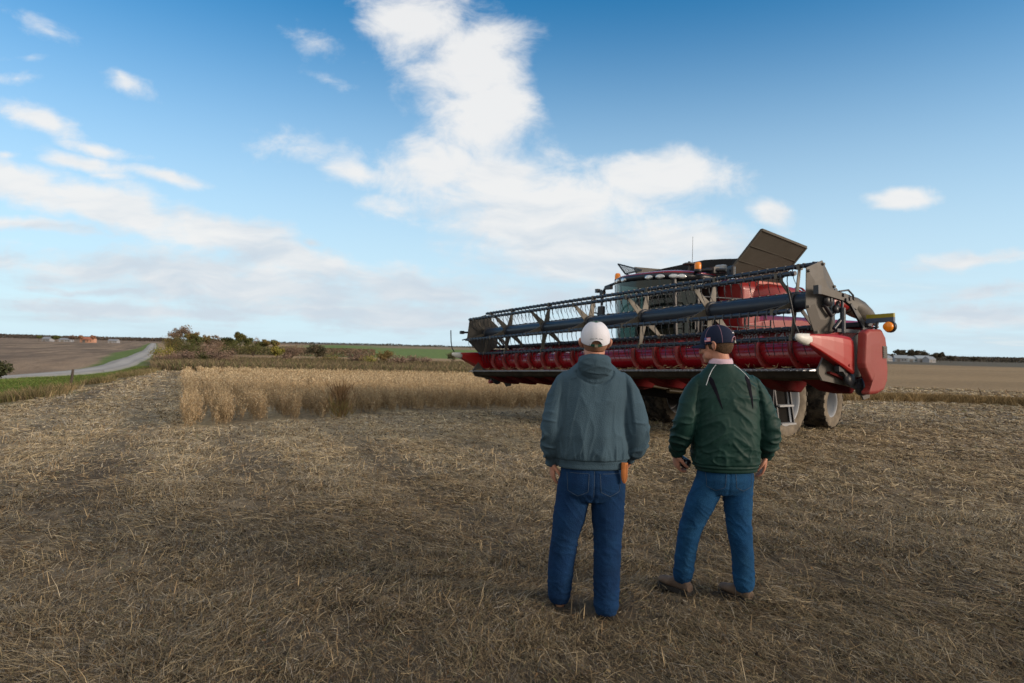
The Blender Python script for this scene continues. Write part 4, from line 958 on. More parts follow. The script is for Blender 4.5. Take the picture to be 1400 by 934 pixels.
    for (x, y, z, rz_) in ((1.9, -2.23, 2.82, .15), (1.52, 1.68, 3.60, -.3)):
        m1 = MB(); m1.box((0, 0, 0), (.09, .22, .34 if y < 0 else .22)); mo = m1.build('mirror', BLK, root, bevel=.03); mo.location = (x, y, z); mo.rotation_euler = (0, 0, rz_)
        m2 = MB(); m2.box((-.048, 0, 0), (.004, .17, .28 if y < 0 else .17)); m2.build('glass', MIR, mo)
    wl = MB(); wl.box((0, 0, 0), (.14, .24, .17)); wo = wl.build('side_work_light', mat('grey_lamp_housing', (.35, .38, .40), .4), root, bevel=.03); wo.location = (1.35, 1.25, 3.70)
    g = MB(); g.lathe([(.001, 0), (.15, 0), (.16, .02), (.11, .045), (.001, .05)], (1.2, .15, 3.90), (0, 0, 1), 18); g.tube([(1.2, .15, 3.75), (1.2, .15, 3.98)], .03, 6); g.build('receiver_dome', GRY, root)
    an = MB(); an.tube([(1.0, .05, 3.8), (1.0, .05, 4.6)], [.008, .004], 5); an.build('antenna', BLK, root)
    wp = MB(); wp.tube([(2.80, .1, 1.95), (2.83, .25, 2.9)], .012, 5); wp.tube([(2.86, .02, 2.35), (2.86, .30, 3.2)], .012, 5); wp.build('wiper', BLK, root)
    # ---- platform, rails, ladder
    p = MB(); p.box((1.9, 1.45, 1.78), (1.5, .95, .07)); p.build('platform', BLK, root, bevel=.01)
    p = MB(); p.box((1.9, -1.3, 1.78), (1.3, .6, .07)); p.build('platform', BLK, root, bevel=.01)
    def rail(pts, r=.018): q = MB(); [q.tube([pts[i], pts[i+1]], r, 6) for i in range(len(pts)-1)]; return q
    q = rail([(2.6, 1.9, 1.8), (2.6, 1.9, 2.98), (1.25, 1.9, 3.0), (1.2, 1.9, 2.9), (1.2, 1.9, 1.8)]); q.tube([(2.6, 1.9, 2.4), (1.2, 1.9, 2.4)], .014, 6)
    for x in (2.25, 1.9, 1.55): q.tube([(x, 1.9, 1.8), (x, 1.9, 2.4)], .014, 6)
    q.build('handrail', BLK, root)
    q = rail([(1.15, 1.75, 1.9), (1.15, 1.75, 2.98), (.5, 1.75, 3.0), (.45, 1.75, 2.6)]); q.tube([(.8, 1.75, 1.9), (.8, 1.75, 2.9)], .014, 6); q.tube([(1.15, 1.75, 2.45), (.3, 1.75, 2.45)], .014, 6); q.tube([(.3, 1.75, 1.9), (.3, 1.75, 2.6)], .02, 6); q.build('handrail', BLK, root)
    q = rail([(2.5, -1.6, 1.8), (2.5, -1.6, 2.75), (2.5, -1.9, 2.80), (2.5, -1.9, 2.70), (2.5, -1.6, 2.6)]); q.build('handrail', BLK, root)
    ld = MB()
    for x in (.86, 1.33): ld.bar((x, 2.55, 1.85), (x, 2.80, .42), .05, .03)
    for i in range(4):
        z = .45+.36*i; y = 2.80-.25*(z-.42)/1.43; ld.mi = 1; ld.box((1.095, y, z), (.44, .16, .035)); ld.mi = 0
    ld.box((1.40, 2.55, 1.0), (.03, .35, 1.1)); ld.mi = 2; ld.bar((1.095, 2.47, 1.85), (1.095, 2.72, .46), .44, .012, up=(0, 1, 0)); ld.mi = 0
    ld.build('ladder', [BLK, mat('bare_steel_rung', (.32, .33, .34), .5), MATT], root)
    # ---- unloading auger
    u = MB(); u.tube([(.75, 1.2, 2.95), (.55, 1.45, 3.12), (.35, 1.72, 3.16), (.0, 1.86, 3.14), (-.35, 1.92, 3.12)], [.24, .25, .25, .23, .20], 20)
    u.lathe([(.215, 0), (.25, 0), (.25, .05), (.215, .05)], (-.35, 1.92, 3.12), (-1, .12, -.04), 20)
    u.tube([(-.35, 1.92, 3.12), (-2.15, 2.10, 3.04)], .175, 20)
    uo = u.build('unloading_auger', RED, root)
    sp = MB(); rings = []
    P0, P1 = Vector((-1.95, 2.08, 3.06)), Vector((-2.9, 2.2, 2.93))
    for t, r1, r2, dz in ((0, .21, .22, .0), (.25, .22, .24, -.03), (.5, .20, .23, -.07), (.8, .13, .19, -.15), (1, .05, .14, -.22)):
        c = P0.lerp(P1, t)+Vector((0, 0, dz)); rings.append([c+Vector((0, math.cos(a)*r1, math.sin(a)*r2)) for a in [2*math.pi*k/18 for k in range(18)]])
    sp.loft(rings, cap=False); sp.lathe([(.21, 0), (.225, -.04), (.17, -.05)], P0, (P1-P0), 18); sp.build('spout', DGR, uo)
    # ---- wheels
    wheel(root, .32, 1.93, .86, .62, .52, 1, 22, steer=R(8)); wheel(root, .32, -1.98, .86, .62, .52, -1, 22, steer=R(8)); wheel(root, .32, 1.22, .86, .56, .55, 1, 22, steer=R(8)); wheel(root, .32, -1.22, .86, .56, .55, -1, 22, steer=R(8))
    wheel(root, -2.72, .92, .67, .66, .345, 1, 18, steer=R(13)); wheel(root, -2.72, -.95, .67, .66, .345, -1, 18, steer=R(13))
    # ---- feeder house
    f = MB(); f.loft([[(x, -w, z0), (x, w, z0), (x, w, z1), (x, -w, z1)] for x, w, z0, z1 in ((1.0, .62, 1.25, 2.0), (2.0, .62, 1.12, 1.8), (3.0, .66, 1.02, 1.6))], smooth=False); f.box((2.80, 0, 1.45), (.1, 1.5, .6))
    fo = f.build('feeder_house', mat('grimy_shaded_red', (.05, .006, .006), .95, spec=.06, var=.3, dirt=(.04, .035, .03), dirt_amt=.8), root, bevel=.02)  # red darkened to stand for the shadow under the cab
    f = MB()
    for s in (-1, 1): f.tube([(.6, s*.8, .85), (2.4, s*.78, 1.0)], .05, 10); f.tube([(1.8, s*.7, .95), (2.8, s*.72, 1.1)], .03, 10)
    f.tube([(1.3, .7, 1.9), (2.3, .72, 1.8), (3.0, .9, 1.9)], .03, 6)
    f.build('lift_cylinder', mat('yellowed_steel', (.06, .045, .02), .5, var=.2), fo)

    # =============================== header (origin: axis of the reel) ===============================
    h = MB(); hd_ = 5.42
    h.mi = 0
    h.box((-.95, 0, -.575), (.05, 2*hd_, .40))                              # upper back sheet
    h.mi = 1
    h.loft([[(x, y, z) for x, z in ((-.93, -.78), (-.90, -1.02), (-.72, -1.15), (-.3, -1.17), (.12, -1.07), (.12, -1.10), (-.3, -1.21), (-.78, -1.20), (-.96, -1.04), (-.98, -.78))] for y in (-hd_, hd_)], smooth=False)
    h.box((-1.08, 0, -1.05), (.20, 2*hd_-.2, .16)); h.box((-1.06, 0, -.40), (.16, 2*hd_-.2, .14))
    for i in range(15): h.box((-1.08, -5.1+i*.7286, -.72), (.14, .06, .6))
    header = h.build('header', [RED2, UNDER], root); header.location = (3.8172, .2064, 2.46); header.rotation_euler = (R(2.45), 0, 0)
    tb = MB(); tb.box((-.90, 0, -.345), (.12, 2*hd_, .085)); tb.build('top_beam', BLK, header, bevel=.015)
    # belly: dark red floor pans and skids reaching back and down
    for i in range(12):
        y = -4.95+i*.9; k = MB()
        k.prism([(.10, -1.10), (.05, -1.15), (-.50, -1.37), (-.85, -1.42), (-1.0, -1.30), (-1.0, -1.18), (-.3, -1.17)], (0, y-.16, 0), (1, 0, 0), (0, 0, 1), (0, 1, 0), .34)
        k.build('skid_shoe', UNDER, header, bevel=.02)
    # cutterbar with guards
    c = MB(); c.prism([(.16, -1.03), (.28, -1.045), (.29, -1.065), (.22, -1.165), (-.30, -1.22), (-.30, -1.20), (.1, -1.10)], (0, -hd_+.08, 0), (1, 0, 0), (0, 0, 1), (0, 1, 0), 2*hd_-.16)
    cb = c.build('cutterbar', mat('dark_soil_caked_steel', (.030, .026, .022), .9, spec=.1, var=.3, dirt=(.075, .06, .045), dirt_amt=.5, dscale=4), header)
    kn = MB(); n = 104
    for i in range(n):
        y = -hd_+.12+i*(2*hd_-.24)/(n-1)
        kn.add([(.26, y-.034, -1.030), (.26, y+.034, -1.030), (.44, y+.008, -1.052), (.44, y-.008, -1.052), (.26, y-.034, -1.066), (.26, y+.034, -1.066), (.44, y+.008, -1.062), (.44, y-.008, -1.062)], [(0, 1, 2, 3), (4, 7, 6, 5), (0, 3, 7, 4), (1, 5, 6, 2), (2, 6, 7, 3), (0, 4, 5, 1)])
    kn.box((.24, 0, -1.034), (.06, 2*hd_-.2, .008))
    kn.build('knife_guards', STEEL, header)
    # feeding auger with two opposed flights
    ax = (-.42, -.80); g = MB(); g.tube([(ax[0], -hd_+.1, ax[1]), (ax[0], hd_-.1, ax[1])], .205, 28); ag = g.build('auger', RED2, header)
    for s in (-1, 1):
        fl = MB(); vs = []; fs = []; y0, y1 = .75, hd_-.15; pitch = .62; N = int((y1-y0)/pitch*26)
        for i in range(N+1):
            y = y0+(y1-y0)*i/N; a = -s*2*math.pi*(y-y0)/pitch+1.0
            for rr_, dy in ((.195, -.004), (.335, -.004), (.335, .004), (.195, .004)): vs.append((ax[0]+math.cos(a)*rr_, s*(y+dy), ax[1]+math.sin(a)*rr_))
        for i in range(N):
            for k in range(4): fs.append((i*4+k, i*4+(k+1) % 4, (i+1)*4+(k+1) % 4, (i+1)*4+k))
        fl.add(vs, fs, True); fl.build('auger_flight', mat('worn_flight_red', (.24, .012, .012), .32, var=.2, dirt=(.26, .10, .07), dirt_amt=.35, dscale=5), header)
    # reel
    rt_ = MB(); rt_.tube([(0, -5.16, 0), (0, 5.16, 0)], .125, 28); rt_.build('reel_tube', BLU, header)
    RAD = .575; ANG = [41+60*k for k in range(6)]
    for k, A in enumerate(ANG):
        cx, cz = RAD*math.cos(R(A)), RAD*math.sin(R(A)); bt = MB()
        bt.tube([(cx, -5.30, cz), (cx, 5.10, cz)], .034, 10)
        for i in range(61): y = -5.2+i*(10.24/60); bt.box((cx, y, cz), (.078, .028, .074))
        bt.box((cx-.02, -.08, cz+.025), (.05, 10.25, .014))
        bt.build('reel_bat', BLU, header)
    for y in (-3.88, -2.14, -.40, 1.34, 3.08, 4.78, -5.0):
        sp = MB(); end = abs(y) > 4.7
        sp.mi = 1; sp.lathe([(.127, -.05), (.16, -.05), (.16, .05), (.127, .05)], (0, y, 0), (0, 1, 0), 20)
        sp.mi = 0
        for A in ANG:
            ca, sa = math.cos(R(A)), math.sin(R(A)); d = Vector((ca, 0, sa)); t = Vector((-sa, 0, ca)); o = Vector((0, y, 0))
            wd = .035 if end else .075
            sp.add([o+d*.13-t*wd+Vector((0, -.008, 0)), o+d*.13+t*wd+Vector((0, -.008, 0)), o+d*.565+t*.028+Vector((0, -.008, 0)), o+d*.565-t*.028+Vector((0, -.008, 0)),
                    o+d*.13-t*wd+Vector((0, .008, 0)), o+d*.13+t*wd+Vector((0, .008, 0)), o+d*.565+t*.028+Vector((0, .008, 0)), o+d*.565-t*.028+Vector((0, .008, 0))],
                   [(0, 1, 2, 3), (7, 6, 5, 4), (0, 4, 5, 1), (1, 5, 6, 2), (2, 6, 7, 3), (3, 7, 4, 0)])
            e = o+d*.565; sp.box(tuple(e), (.09, .05, .09))
        sp.mi = 1; A = ANG[5]; cx, cz = RAD*math.cos(R(A)), RAD*math.sin(R(A)); sp.tube([(0+.1, y, -.03), (cx, y-.52, cz)], .018, 6)
        sp.build('reel_spider', [mat('tan_grey_paint', (.10, .09, .07), .5, var=.12, dirt=(.12, .10, .08), dirt_amt=.4), BLK], header)
    # tines: nearest hundred each its own part, the rest in one
    def tine(mb, x, y, z): mb.tube([(x, y, z-.02), (x+.012, y, z-.11), (x-.008, y, z-.19), (x-.055, y-.01, z-.265)], [.0085, .0075, .0065, .004], 5, cap=False)
    one = MB(); tine(one, 0, 0, 0); tm = one.mesh('tine', BLK); rest = MB(); cnt = 0
    allt = []
    for k, A in enumerate(ANG):
        for i in range(60): allt.append((-5.2+(i+.5)*(10.25/60), k))
    allt.sort(key=lambda q: -q[0]+(0 if q[1] in (0, 1, 5, 4) else 5))
    for y, k in allt:
        x, z = RAD*math.cos(R(ANG[k])), RAD*math.sin(R(ANG[k])); ya = y+random.gauss(0, .012)
        if cnt < 100:
            t_ = bpy.data.objects.new('tine', tm); link(t_, header); t_.location = (x, ya, z); t_.rotation_euler = (random.gauss(0, .06), random.gauss(0, .10), 0)
        else: tine(rest, x, ya, z)
        cnt += 1
    tag(rest.build('tine', BLK, header), kind='stuff')
    # reel end shields
    hexR = [(-.08, .60), (.30, .46), (.33, -.13), (.12, -.54), (-.15, -.55), (-.36, -.43), (-.36, .24)]
    for s in (1, -1):
        pl = [(p[0]*1.0, p[1]) for p in (hexR if s > 0 else [(-.02, .52), (.49, .36), (.57, -.19), (.21, -.54), (-.10, -.52), (-.38, -.38), (-.45, .18)])]
        sh = MB(); yb = s*5.19; n = len(pl); ctr = Vector((0, yb+s*.05, 0))
        vs = [Vector((p[0], yb, p[1])) for p in pl]+[Vector((p[0]*.55, yb+s*.045, p[1]*.55)) for p in pl]+[Vector((p[0], yb-s*.012, p[1])) for p in pl]
        sh.add(vs, [(i, (i+1) % n, n+(i+1) % n, n+i) for i in range(n)]+[tuple(range(n, 2*n)), tuple(range(2*n, 3*n))[::-1]]+[(i, 2*n+i, 2*n+(i+1) % n, (i+1) % n) for i in range(n)])
        for p in pl: sh.tube([(p[0]*.9, yb-.02, p[1]*.9), (p[0]*.9, yb+s*.04, p[1]*.9)], .022, 6)
        sh.build('reel_shield', GRY if s > 0 else mat('dark_olive_sheet', (.055, .052, .046), .5, var=.15, dirt=(.11, .10, .08), dirt_amt=.5), header)
    # reel arms
    for s in (1, -1):
        y = s*5.34; a = MB(); a.mi = 0; a.bar((.24, y, .115), (-.42, y, .03), .07, .11); a.mi = 1; a.box((.27, y, .118), (.07, .085, .13))
        a.mi = 0; a.bar((-.36, y, .04), (-.62, y+s*.03, -.10), .06, .09); a.bar((-.50, y, -.02), (-.92, y, -.42), .05, .06)
        a.mi = 1; a.bar((-.44, y+.05, -.06), (-.80, y+.05, -.46), .035, .035); a.tube([(-.2, y+.03, .12), (-.4, y+.05, .15), (-.55, y+.03, .08), (-.6, y, -.05)], .015, 6); a.tube([(-.25, y-.03, .13), (-.45, y-.05, .10), (-.62, y-.03, .02)], .013, 6)
        a.tube([(.05, y-s*.05, -.08), (-.12, y-s*.05, -.24), (-.22, y-s*.05, -.18), (-.30, y-s*.05, -.02)], .03, 8); a.lathe([(.001, -.03), (.09, -.03), (.09, .03), (.001, .03)], (-.02, y-s*.03, -.02), (0, 1, 0), 14); a.lathe([(.001, -.03), (.065, -.03), (.065, .03), (.001, .03)], (-.22, y-s*.03, -.14), (0, 1, 0), 14)
        for q in ((-.30, .07), (-.45, .02), (-.36, .0)): a.box((q[0], y+.045, q[1]), (.05, .03, .05))
        a.bar((-.05, y, .1), (-.05, y, -.04), .03)
        a.build('reel_arm', [GRY, BLK], header)
        cy = MB(); cy.tube([(-.30, y+s*.02, -.12), (-.29, y+s*.02, -.50)], .04, 10); cy.tube([(-.32, y, 0), (-.31, y, -.15)], .022, 8); cy.tube([(-.27, y, -.30), (-.10, y, -.44)], .03, 8); cy.bar((-.15, y, -.46), (-1.0, y, -.46), .05, .05); cy.build('reel_cylinder', BLU, header)
    st = MB(); st.box((.60, -5.42, .02), (.10, .10, .085)); st.bar((.60, -5.38, .02), (.10, -5.30, .02), .05, .05); st.build('end_stub', BLK, header)
    # crop dividers
    def divider(s):
        yc = s*5.43; rings = []
        # x, z top, z bottom, half width
        for x, zt, zb, hw in ((.66, -.545, -.695, .055), (.45, -.535, -.79, .085), (.2, -.525, -.91, .11), (0, -.53, -1.00, .125), (-.19, -.545, -1.09, .13), (-.255, -.56, -1.115, .125), (-.27, -.60, -1.08, .10)):
            h_ = zt-zb
            rings.append([(x, yc-s*hw*.8, zb+.06*h_+.02), (x, yc-s*hw, zt-.25*h_), (x, yc-s*hw*.85, zt-.04*h_), (x, yc-s*hw*.5, zt), (x, yc+s*hw*.35, zt-.01*h_), (x, yc+s*hw*.72, zt-.045*h_), (x, yc+s*hw*.92, zt-.13*h_), (x, yc+s*hw, zt-.28*h_), (x, yc+s*hw, zb+.3*h_), (x, yc+s*hw*.97, zb+.06*h_), (x, yc+s*hw*.8, zb)])
        d = MB(); d.loft(rings); d.tube([(-.13, yc+s*.125, -.98), (-.13, yc+s*.140, -.98)], .02, 8)
        d.sm = [False]*len(d.sm); do = d.build('crop_divider', REDP, header, bevel=.012, seg=3)
        tp = MB(); tp.loft([[(x, yc+math.cos(a)*hw, zc+math.sin(a)*hz) for a in [2*math.pi*k/14 for k in range(14)]] for x, zc, hw, hz in ((.62, -.622, .066, .088), (.72, -.615, .062, .080), (.83, -.598, .045, .062), (.89, -.585, .026, .040), (.905, -.583, .008, .012))])
        tp.build('divider_tip', WHT, header)
        ro = MB()
        ro.tube([(.84, yc, -.53), (.93, yc, -.40), (.98, yc, -.17), (1.05, yc, .05), (1.07, yc, .12)] if s > 0 else [(.83, yc, -.53), (.90, yc, -.42), (.93, yc, -.25), (.94, yc, .07)], .014, 6); ro.build('divider_rod', BLK, header)
    divider(1); divider(-1)
    # right end: drive shield and end sheet
    for s in (1, -1):
        y0 = s*5.64; pr = [(-.32, -.50), (-.42, -.45), (-.74, -.44), (-.83, -.55), (-.86, -.70), (-.85, -.90), (-.87, -1.05), (-.85, -1.22), (-.76, -1.35), (-.60, -1.40), (-.38, -1.41), (-.36, -1.37), (-.46, -1.30), (-.44, -1.23), (-.29, -1.02), (-.27, -.95)]
        pr = [(x*1.0, z) for x, z in pr]; n = len(pr); c = Vector((-.58, 0, -.92)); rings = []
        for off, k in ((-.07, .99), (.03, 1.0), (.06, .93), (.066, .55)):
            rings.append([(c.x+(x-c.x)*k, y0+s*off, c.z+(z-c.z)*k) for x, z in pr])
        q = MB(); q.loft(rings, smooth=False); q.build('end_shield', mat('faded_red_plastic', (.25, .028, .026), .5, spec=.35, var=.1, nscale=1.2, dirt=(.30, .14, .11), dirt_amt=.45, dscale=1.5), header, bevel=.018, seg=3)
        g = MB()
        for i in range(5): g.box((-.765, s*5.714, -.72-.032*i), (.085, .02, .018))
        g.box((-.765, s*5.705, -.785), (.105, .02, .18)); g.build('grille', DGR, header)
        e = MB(); e.prism([(.14, -.80), (.30, -1.02), (.30, -1.10), (.22, -1.20), (-.42, -1.29), (-.70, -1.37), (-.78, -1.50), (-.93, -1.47), (-.98, -1.26), (-.98, -.5), (-.75, -.45), (-.5, -.6), (.0, -.72)], (0, s*5.36, 0), (1, 0, 0), (0, 0, 1), (0, -s, 0), .03)
        e.build('end_sheet', DGR, header)
        k = MB(); yq = s*5.47
        k.lathe([(.001, -.03), (.10, -.03), (.10, .03), (.001, .03)], (-.25, yq, -1.19), (0, 1, 0), 16); k.lathe([(.001, -.03), (.13, -.03), (.13, .03), (.001, .03)], (-.55, yq, -1.30), (0, 1, 0), 16)
        k.bar((.05, yq, -.92), (-.25, yq, -1.2), .05, .06); k.bar((-.2, yq, -1.1), (-.62, yq, -1.33), .04, .05); k.box((-.02, yq, -1.03), (.12, .07, .08)); k.box((-.42, yq, -1.28), (.14, .08, .07))
        k.tube([(.02, yq, -.9), (-.1, yq+s*.03, -1.0), (-.15, yq, -1.18)], .016, 6)
        k.build('knife_drive', [BLK], header)
        ls = MB(); ls.prism([(.16, -.55), (-.32, -.46), (-.36, -1.0), (-.1, -1.02)], (0, s*5.30, 0), (1, 0, 0), (0, 0, 1), (0, s, 0), .03); ls.build('inner_panel', RED2, header)
    # marker lamp on the right end
    ml = MB(); ml.bar((-.55, 5.5, -.44), (-.86, 5.56, -.40), .03, .03); ml.bar((-.80, 5.56, -.44), (-.86, 5.56, -.30), .03, .03); ml.build('lamp_bracket', BLK, header)
    ml = MB(); ml.mi = 0; ml.box((-.86, 5.60, -.235), (.04, .42, .06)); ml.mi = 1; ml.box((-.86, 5.60, -.30), (.045, .42, .068)); ml.build('reflector_plate', [YEL, mat('slate_blue_plate', (.07, .10, .16), .4)], header)
    ml = MB(); ml.lathe([(.001, 0), (.07, 0), (.075, .03), (.06, .07), (.001, .075)], (-.845, 5.74, -.405), (1, 0, 0), 16); ml.build('amber_lamp', AMB, header, bevel=0)
    ml = MB(); ml.lathe([(.001, -.05), (.088, -.05), (.088, .0), (.072, .002)], (-.845, 5.74, -.405), (1, 0, 0), 16); ml.build('lamp_housing', BLK, header)
    # writing on the back sheet
    for (tx, y, z, sz, sh_, xs) in (('3020', 3.12, -.465, .15, .2, 1.15), ('CASE IH', 3.93, -.455, .135, .25, 1.15), ('3020', -4.25, -.465, .15, .2, 1.15), ('CASE IH', -3.5, -.455, .135, .25, 1.15)):
        lettering(tx, sz, (-.920, y, z+.01), (R(90), 0, R(90)), header, TEXTM, shear=sh_, xs=xs)
    # straw caught on the knife
    P0 = []; P1 = []
    for i in range(220):
        y = rng.uniform(-5.2, 5.2); P0.append((.25+rng.normal(0, .04), y, -1.02+rng.uniform(0, .03))); P1.append((.25+rng.normal(0, .09), y+rng.normal(0, .12), -1.02+rng.uniform(-.04, .09)))
    P0 = np.array(P0); P1 = np.array(P1); n = len(P0); V, F, C_ = ribbons(P0, P1, np.full(n, .008), rng.normal(0, .01, (n, 3)), np.tile([.5, .38, .2], (n, 1))*rng.uniform(.6, 1.1, (n, 1)), rng.normal(0, 1, (n, 3)))
    o = bpy.data.objects.new('straw_scraps', quads_mesh('straw_scraps', V, F, LITTER_MAT, C_)); link(o, header); tag(o, kind='stuff')
    return root
build_combine()
# ---------------------------------------------------------------- people
from mathutils.bvhtree import BVHTree
SKIN = mat('skin', (.46, .22, .15), .55, spec=.35, var=.10, nscale=14, bump=.15, bscale=90)
HAIRM = mat('short_brown_hair', (.085, .050, .028), .75, spec=.25, var=.35, nscale=60, bump=.6, bscale=220)
STUB = mat('shaved_hair', (.26, .135, .085), .7, spec=.2, var=.2, nscale=70, bump=.3, bscale=250)
HOOD = mat('blue_grey_fleece', (.052, .091, .124), .95, spec=.12, var=.16, nscale=5, bump=.35, bscale=160)
JACK = mat('dark_green_nylon', (.006, .034, .029), .62, spec=.25, var=.14, nscale=5, bump=.15, bscale=24)
NAVYP = mat('black_inset_cloth', (.006, .006, .012), .85, spec=.1, var=.1)
JEAN1 = mat('dark_blue_denim', (.005, .026, .082), .88, spec=.15, var=.32, nscale=5, bump=.4, bscale=190, dirt=(.012, .050, .125), dirt_amt=.5, dscale=7)
JEAN2 = mat('mid_blue_denim', (.007, .050, .135), .88, spec=.15, var=.30, nscale=5, bump=.4, bscale=190, dirt=(.025, .10, .20), dirt_amt=.5, dscale=7)
BOOT1 = mat('dusty_brown_leather', (.13, .055, .028), .6, var=.25, nscale=12, dirt=(.25, .18, .12), dirt_amt=.5, dscale=14)
BOOT2 = mat('tan_suede', (.11, .075, .055), .85, var=.2, nscale=12, dirt=(.17, .13, .09), dirt_amt=.5, dscale=12)
SOLE = mat('black_sole', (.02, .018, .016), .8)
CAPW = mat('white_cotton', (.66, .67, .74), .85, spec=.15, var=.06, nscale=8, bump=.2, bscale=200)
CAPG = mat('dark_green_cotton', (.020, .075, .055), .85, spec=.15, var=.1, nscale=8)
CAPN = mat('navy_cotton', (.010, .016, .040), .85, spec=.2, var=.15, nscale=8, bump=.2, bscale=200)
PIPM = mat('pale_piping', (.62, .66, .70), .6, var=.05)
PINK = mat('pale_pink_shirt', (.56, .42, .50), .85, spec=.15, var=.08, nscale=10)
STITCH = mat('pink_stitching', (.40, .22, .30), .8, var=.05)
LEA = mat('orange_leather', (.50, .17, .045), .55, spec=.4, var=.18, nscale=18)

def ell(c, rx, ry, n=28, p=2.0, tilt=0.0, rot=0.0):
    """superellipse ring; tilt raises the back (-y) side, rot turns it about z"""
    P = []
    for k in range(n):
        a = 2*math.pi*k/n; ca, sa = math.cos(a), math.sin(a)
        x = rx*abs(ca)**(2/p)*(1 if ca > 0 else -1); y = ry*abs(sa)**(2/p)*(1 if sa > 0 else -1)
        xr = x*math.cos(rot)-y*math.sin(rot); yr = x*math.sin(rot)+y*math.cos(rot)
        P.append((c[0]+xr, c[1]+yr, c[2]-tilt*y))
    return P
def limb(mb, pts, rad, n=18):
    """round tapering limb with rounded ends"""
    pts = [Vector(p) for p in pts]
    # smooth (Catmull-Rom) through the joints
    P = [pts[0]*2-pts[1]]+pts+[pts[-1]*2-pts[-2]]; Q = []; RR = []
    for i in range(len(pts)-1):
        for k in range(6):
            t = k/6; a, b, c, d = P[i:i+4]
            Q.append(.5*((2*b)+(c-a)*t+(2*a-5*b+4*c-d)*t*t+(3*b-a-3*c+d)*t**3)); s = t*t*(3-2*t); RR.append(rad[i]*(1-s)+rad[i+1]*s)
    Q.append(pts[-1]); RR.append(rad[-1])
    d0 = (Q[0]-Q[1]).normalized(); d1 = (Q[-1]-Q[-2]).normalized(); r0, r1 = RR[0], RR[-1]
    Q = [Q[0]+d0*r0*.95, Q[0]+d0*r0*.6]+Q+[Q[-1]+d1*r1*.6, Q[-1]+d1*r1*.95]; RR = [r0*.3, r0*.8]+RR+[r1*.8, r1*.3]
    mb.tube(Q, RR, n); return mb
def ball(mb, c, r, n=16):
    c = Vector(c); r = r if isinstance(r, tuple) else (r, r, r); rings = []
    for i in range(1, n//2+1):
        a = math.pi*i/(n//2+1); rings.append([(c.x+r[0]*math.sin(a)*math.cos(2*math.pi*k/n), c.y+r[1]*math.sin(a)*math.sin(2*math.pi*k/n), c.z-r[2]*math.cos(a)) for k in range(n)])
    mb.loft(rings); return mb
def fuse(mb, voxel, smooth_it=4, fn=None):
    """union of overlapping closed shapes as one continuous surface"""
    o = bpy.data.objects.new('tmp', mb.mesh('tmp', SKIN)); COL.objects.link(o)
    m = o.modifiers.new('r', 'REMESH'); m.mode = 'VOXEL'; m.voxel_size = voxel; m.adaptivity = 0
    s = o.modifiers.new('s', 'SMOOTH'); s.iterations = smooth_it; s.factor = .5
    dg = bpy.context.evaluated_depsgraph_get(); me = bpy.data.meshes.new_from_object(o.evaluated_get(dg)); bpy.data.objects.remove(o)
    n = len(me.vertices); V = np.empty(n*3, np.float32); me.vertices.foreach_get('co', V); V = V.reshape(-1, 3)
    if fn is not None:
        N_ = np.empty(n*3, np.float32); me.vertices.foreach_get('normal', N_); N_ = N_.reshape(-1, 3)
        V = V+N_*fn(V, N_)[:, None]; me.vertices.foreach_set('co', V.astype(np.float32).ravel())
    me.polygons.foreach_set('use_smooth', np.ones(len(me.polygons), bool)); me.update()
    return me
def nz3(V, sx, sy, sz, off=0.0):
    return np.array([mnoise.noise((v[0]*sx+off, v[1]*sy+off*1.7, v[2]*sz-off)) for v in V.tolist()])
def ridge(n, w=.25): return np.clip(1-np.abs(n)/w, 0, 1)**1.5
def seg_param(V, A, B):
    A = np.array(A); B = np.array(B); d = B-A; t = np.clip(((V-A)@d)/(d@d), 0, 1); return t, np.linalg.norm(V-(A+t[:, None]*d), axis=1)
def put(me, name, mats, parent, **k):
    me.name = name; me.materials.clear()
    for m in (mats if isinstance(mats, (list, tuple)) else [mats]): me.materials.append(m)
    o = bpy.data.objects.new(name, me); link(o, parent); return tag(o, **k)
def paint_faces(me, test, idx):
    n = len(me.polygons); C = np.empty(n*3, np.float32); me.polygons.foreach_get('center', C); C = C.reshape(-1, 3)
    N_ = np.empty(n*3, np.float32); me.polygons.foreach_get('normal', N_); N_ = N_.reshape(-1, 3)
    mi = np.empty(n, np.int32); me.polygons.foreach_get('material_index', mi); mi[test(C, N_)] = idx; me.polygons.foreach_set('material_index', mi); me.update()

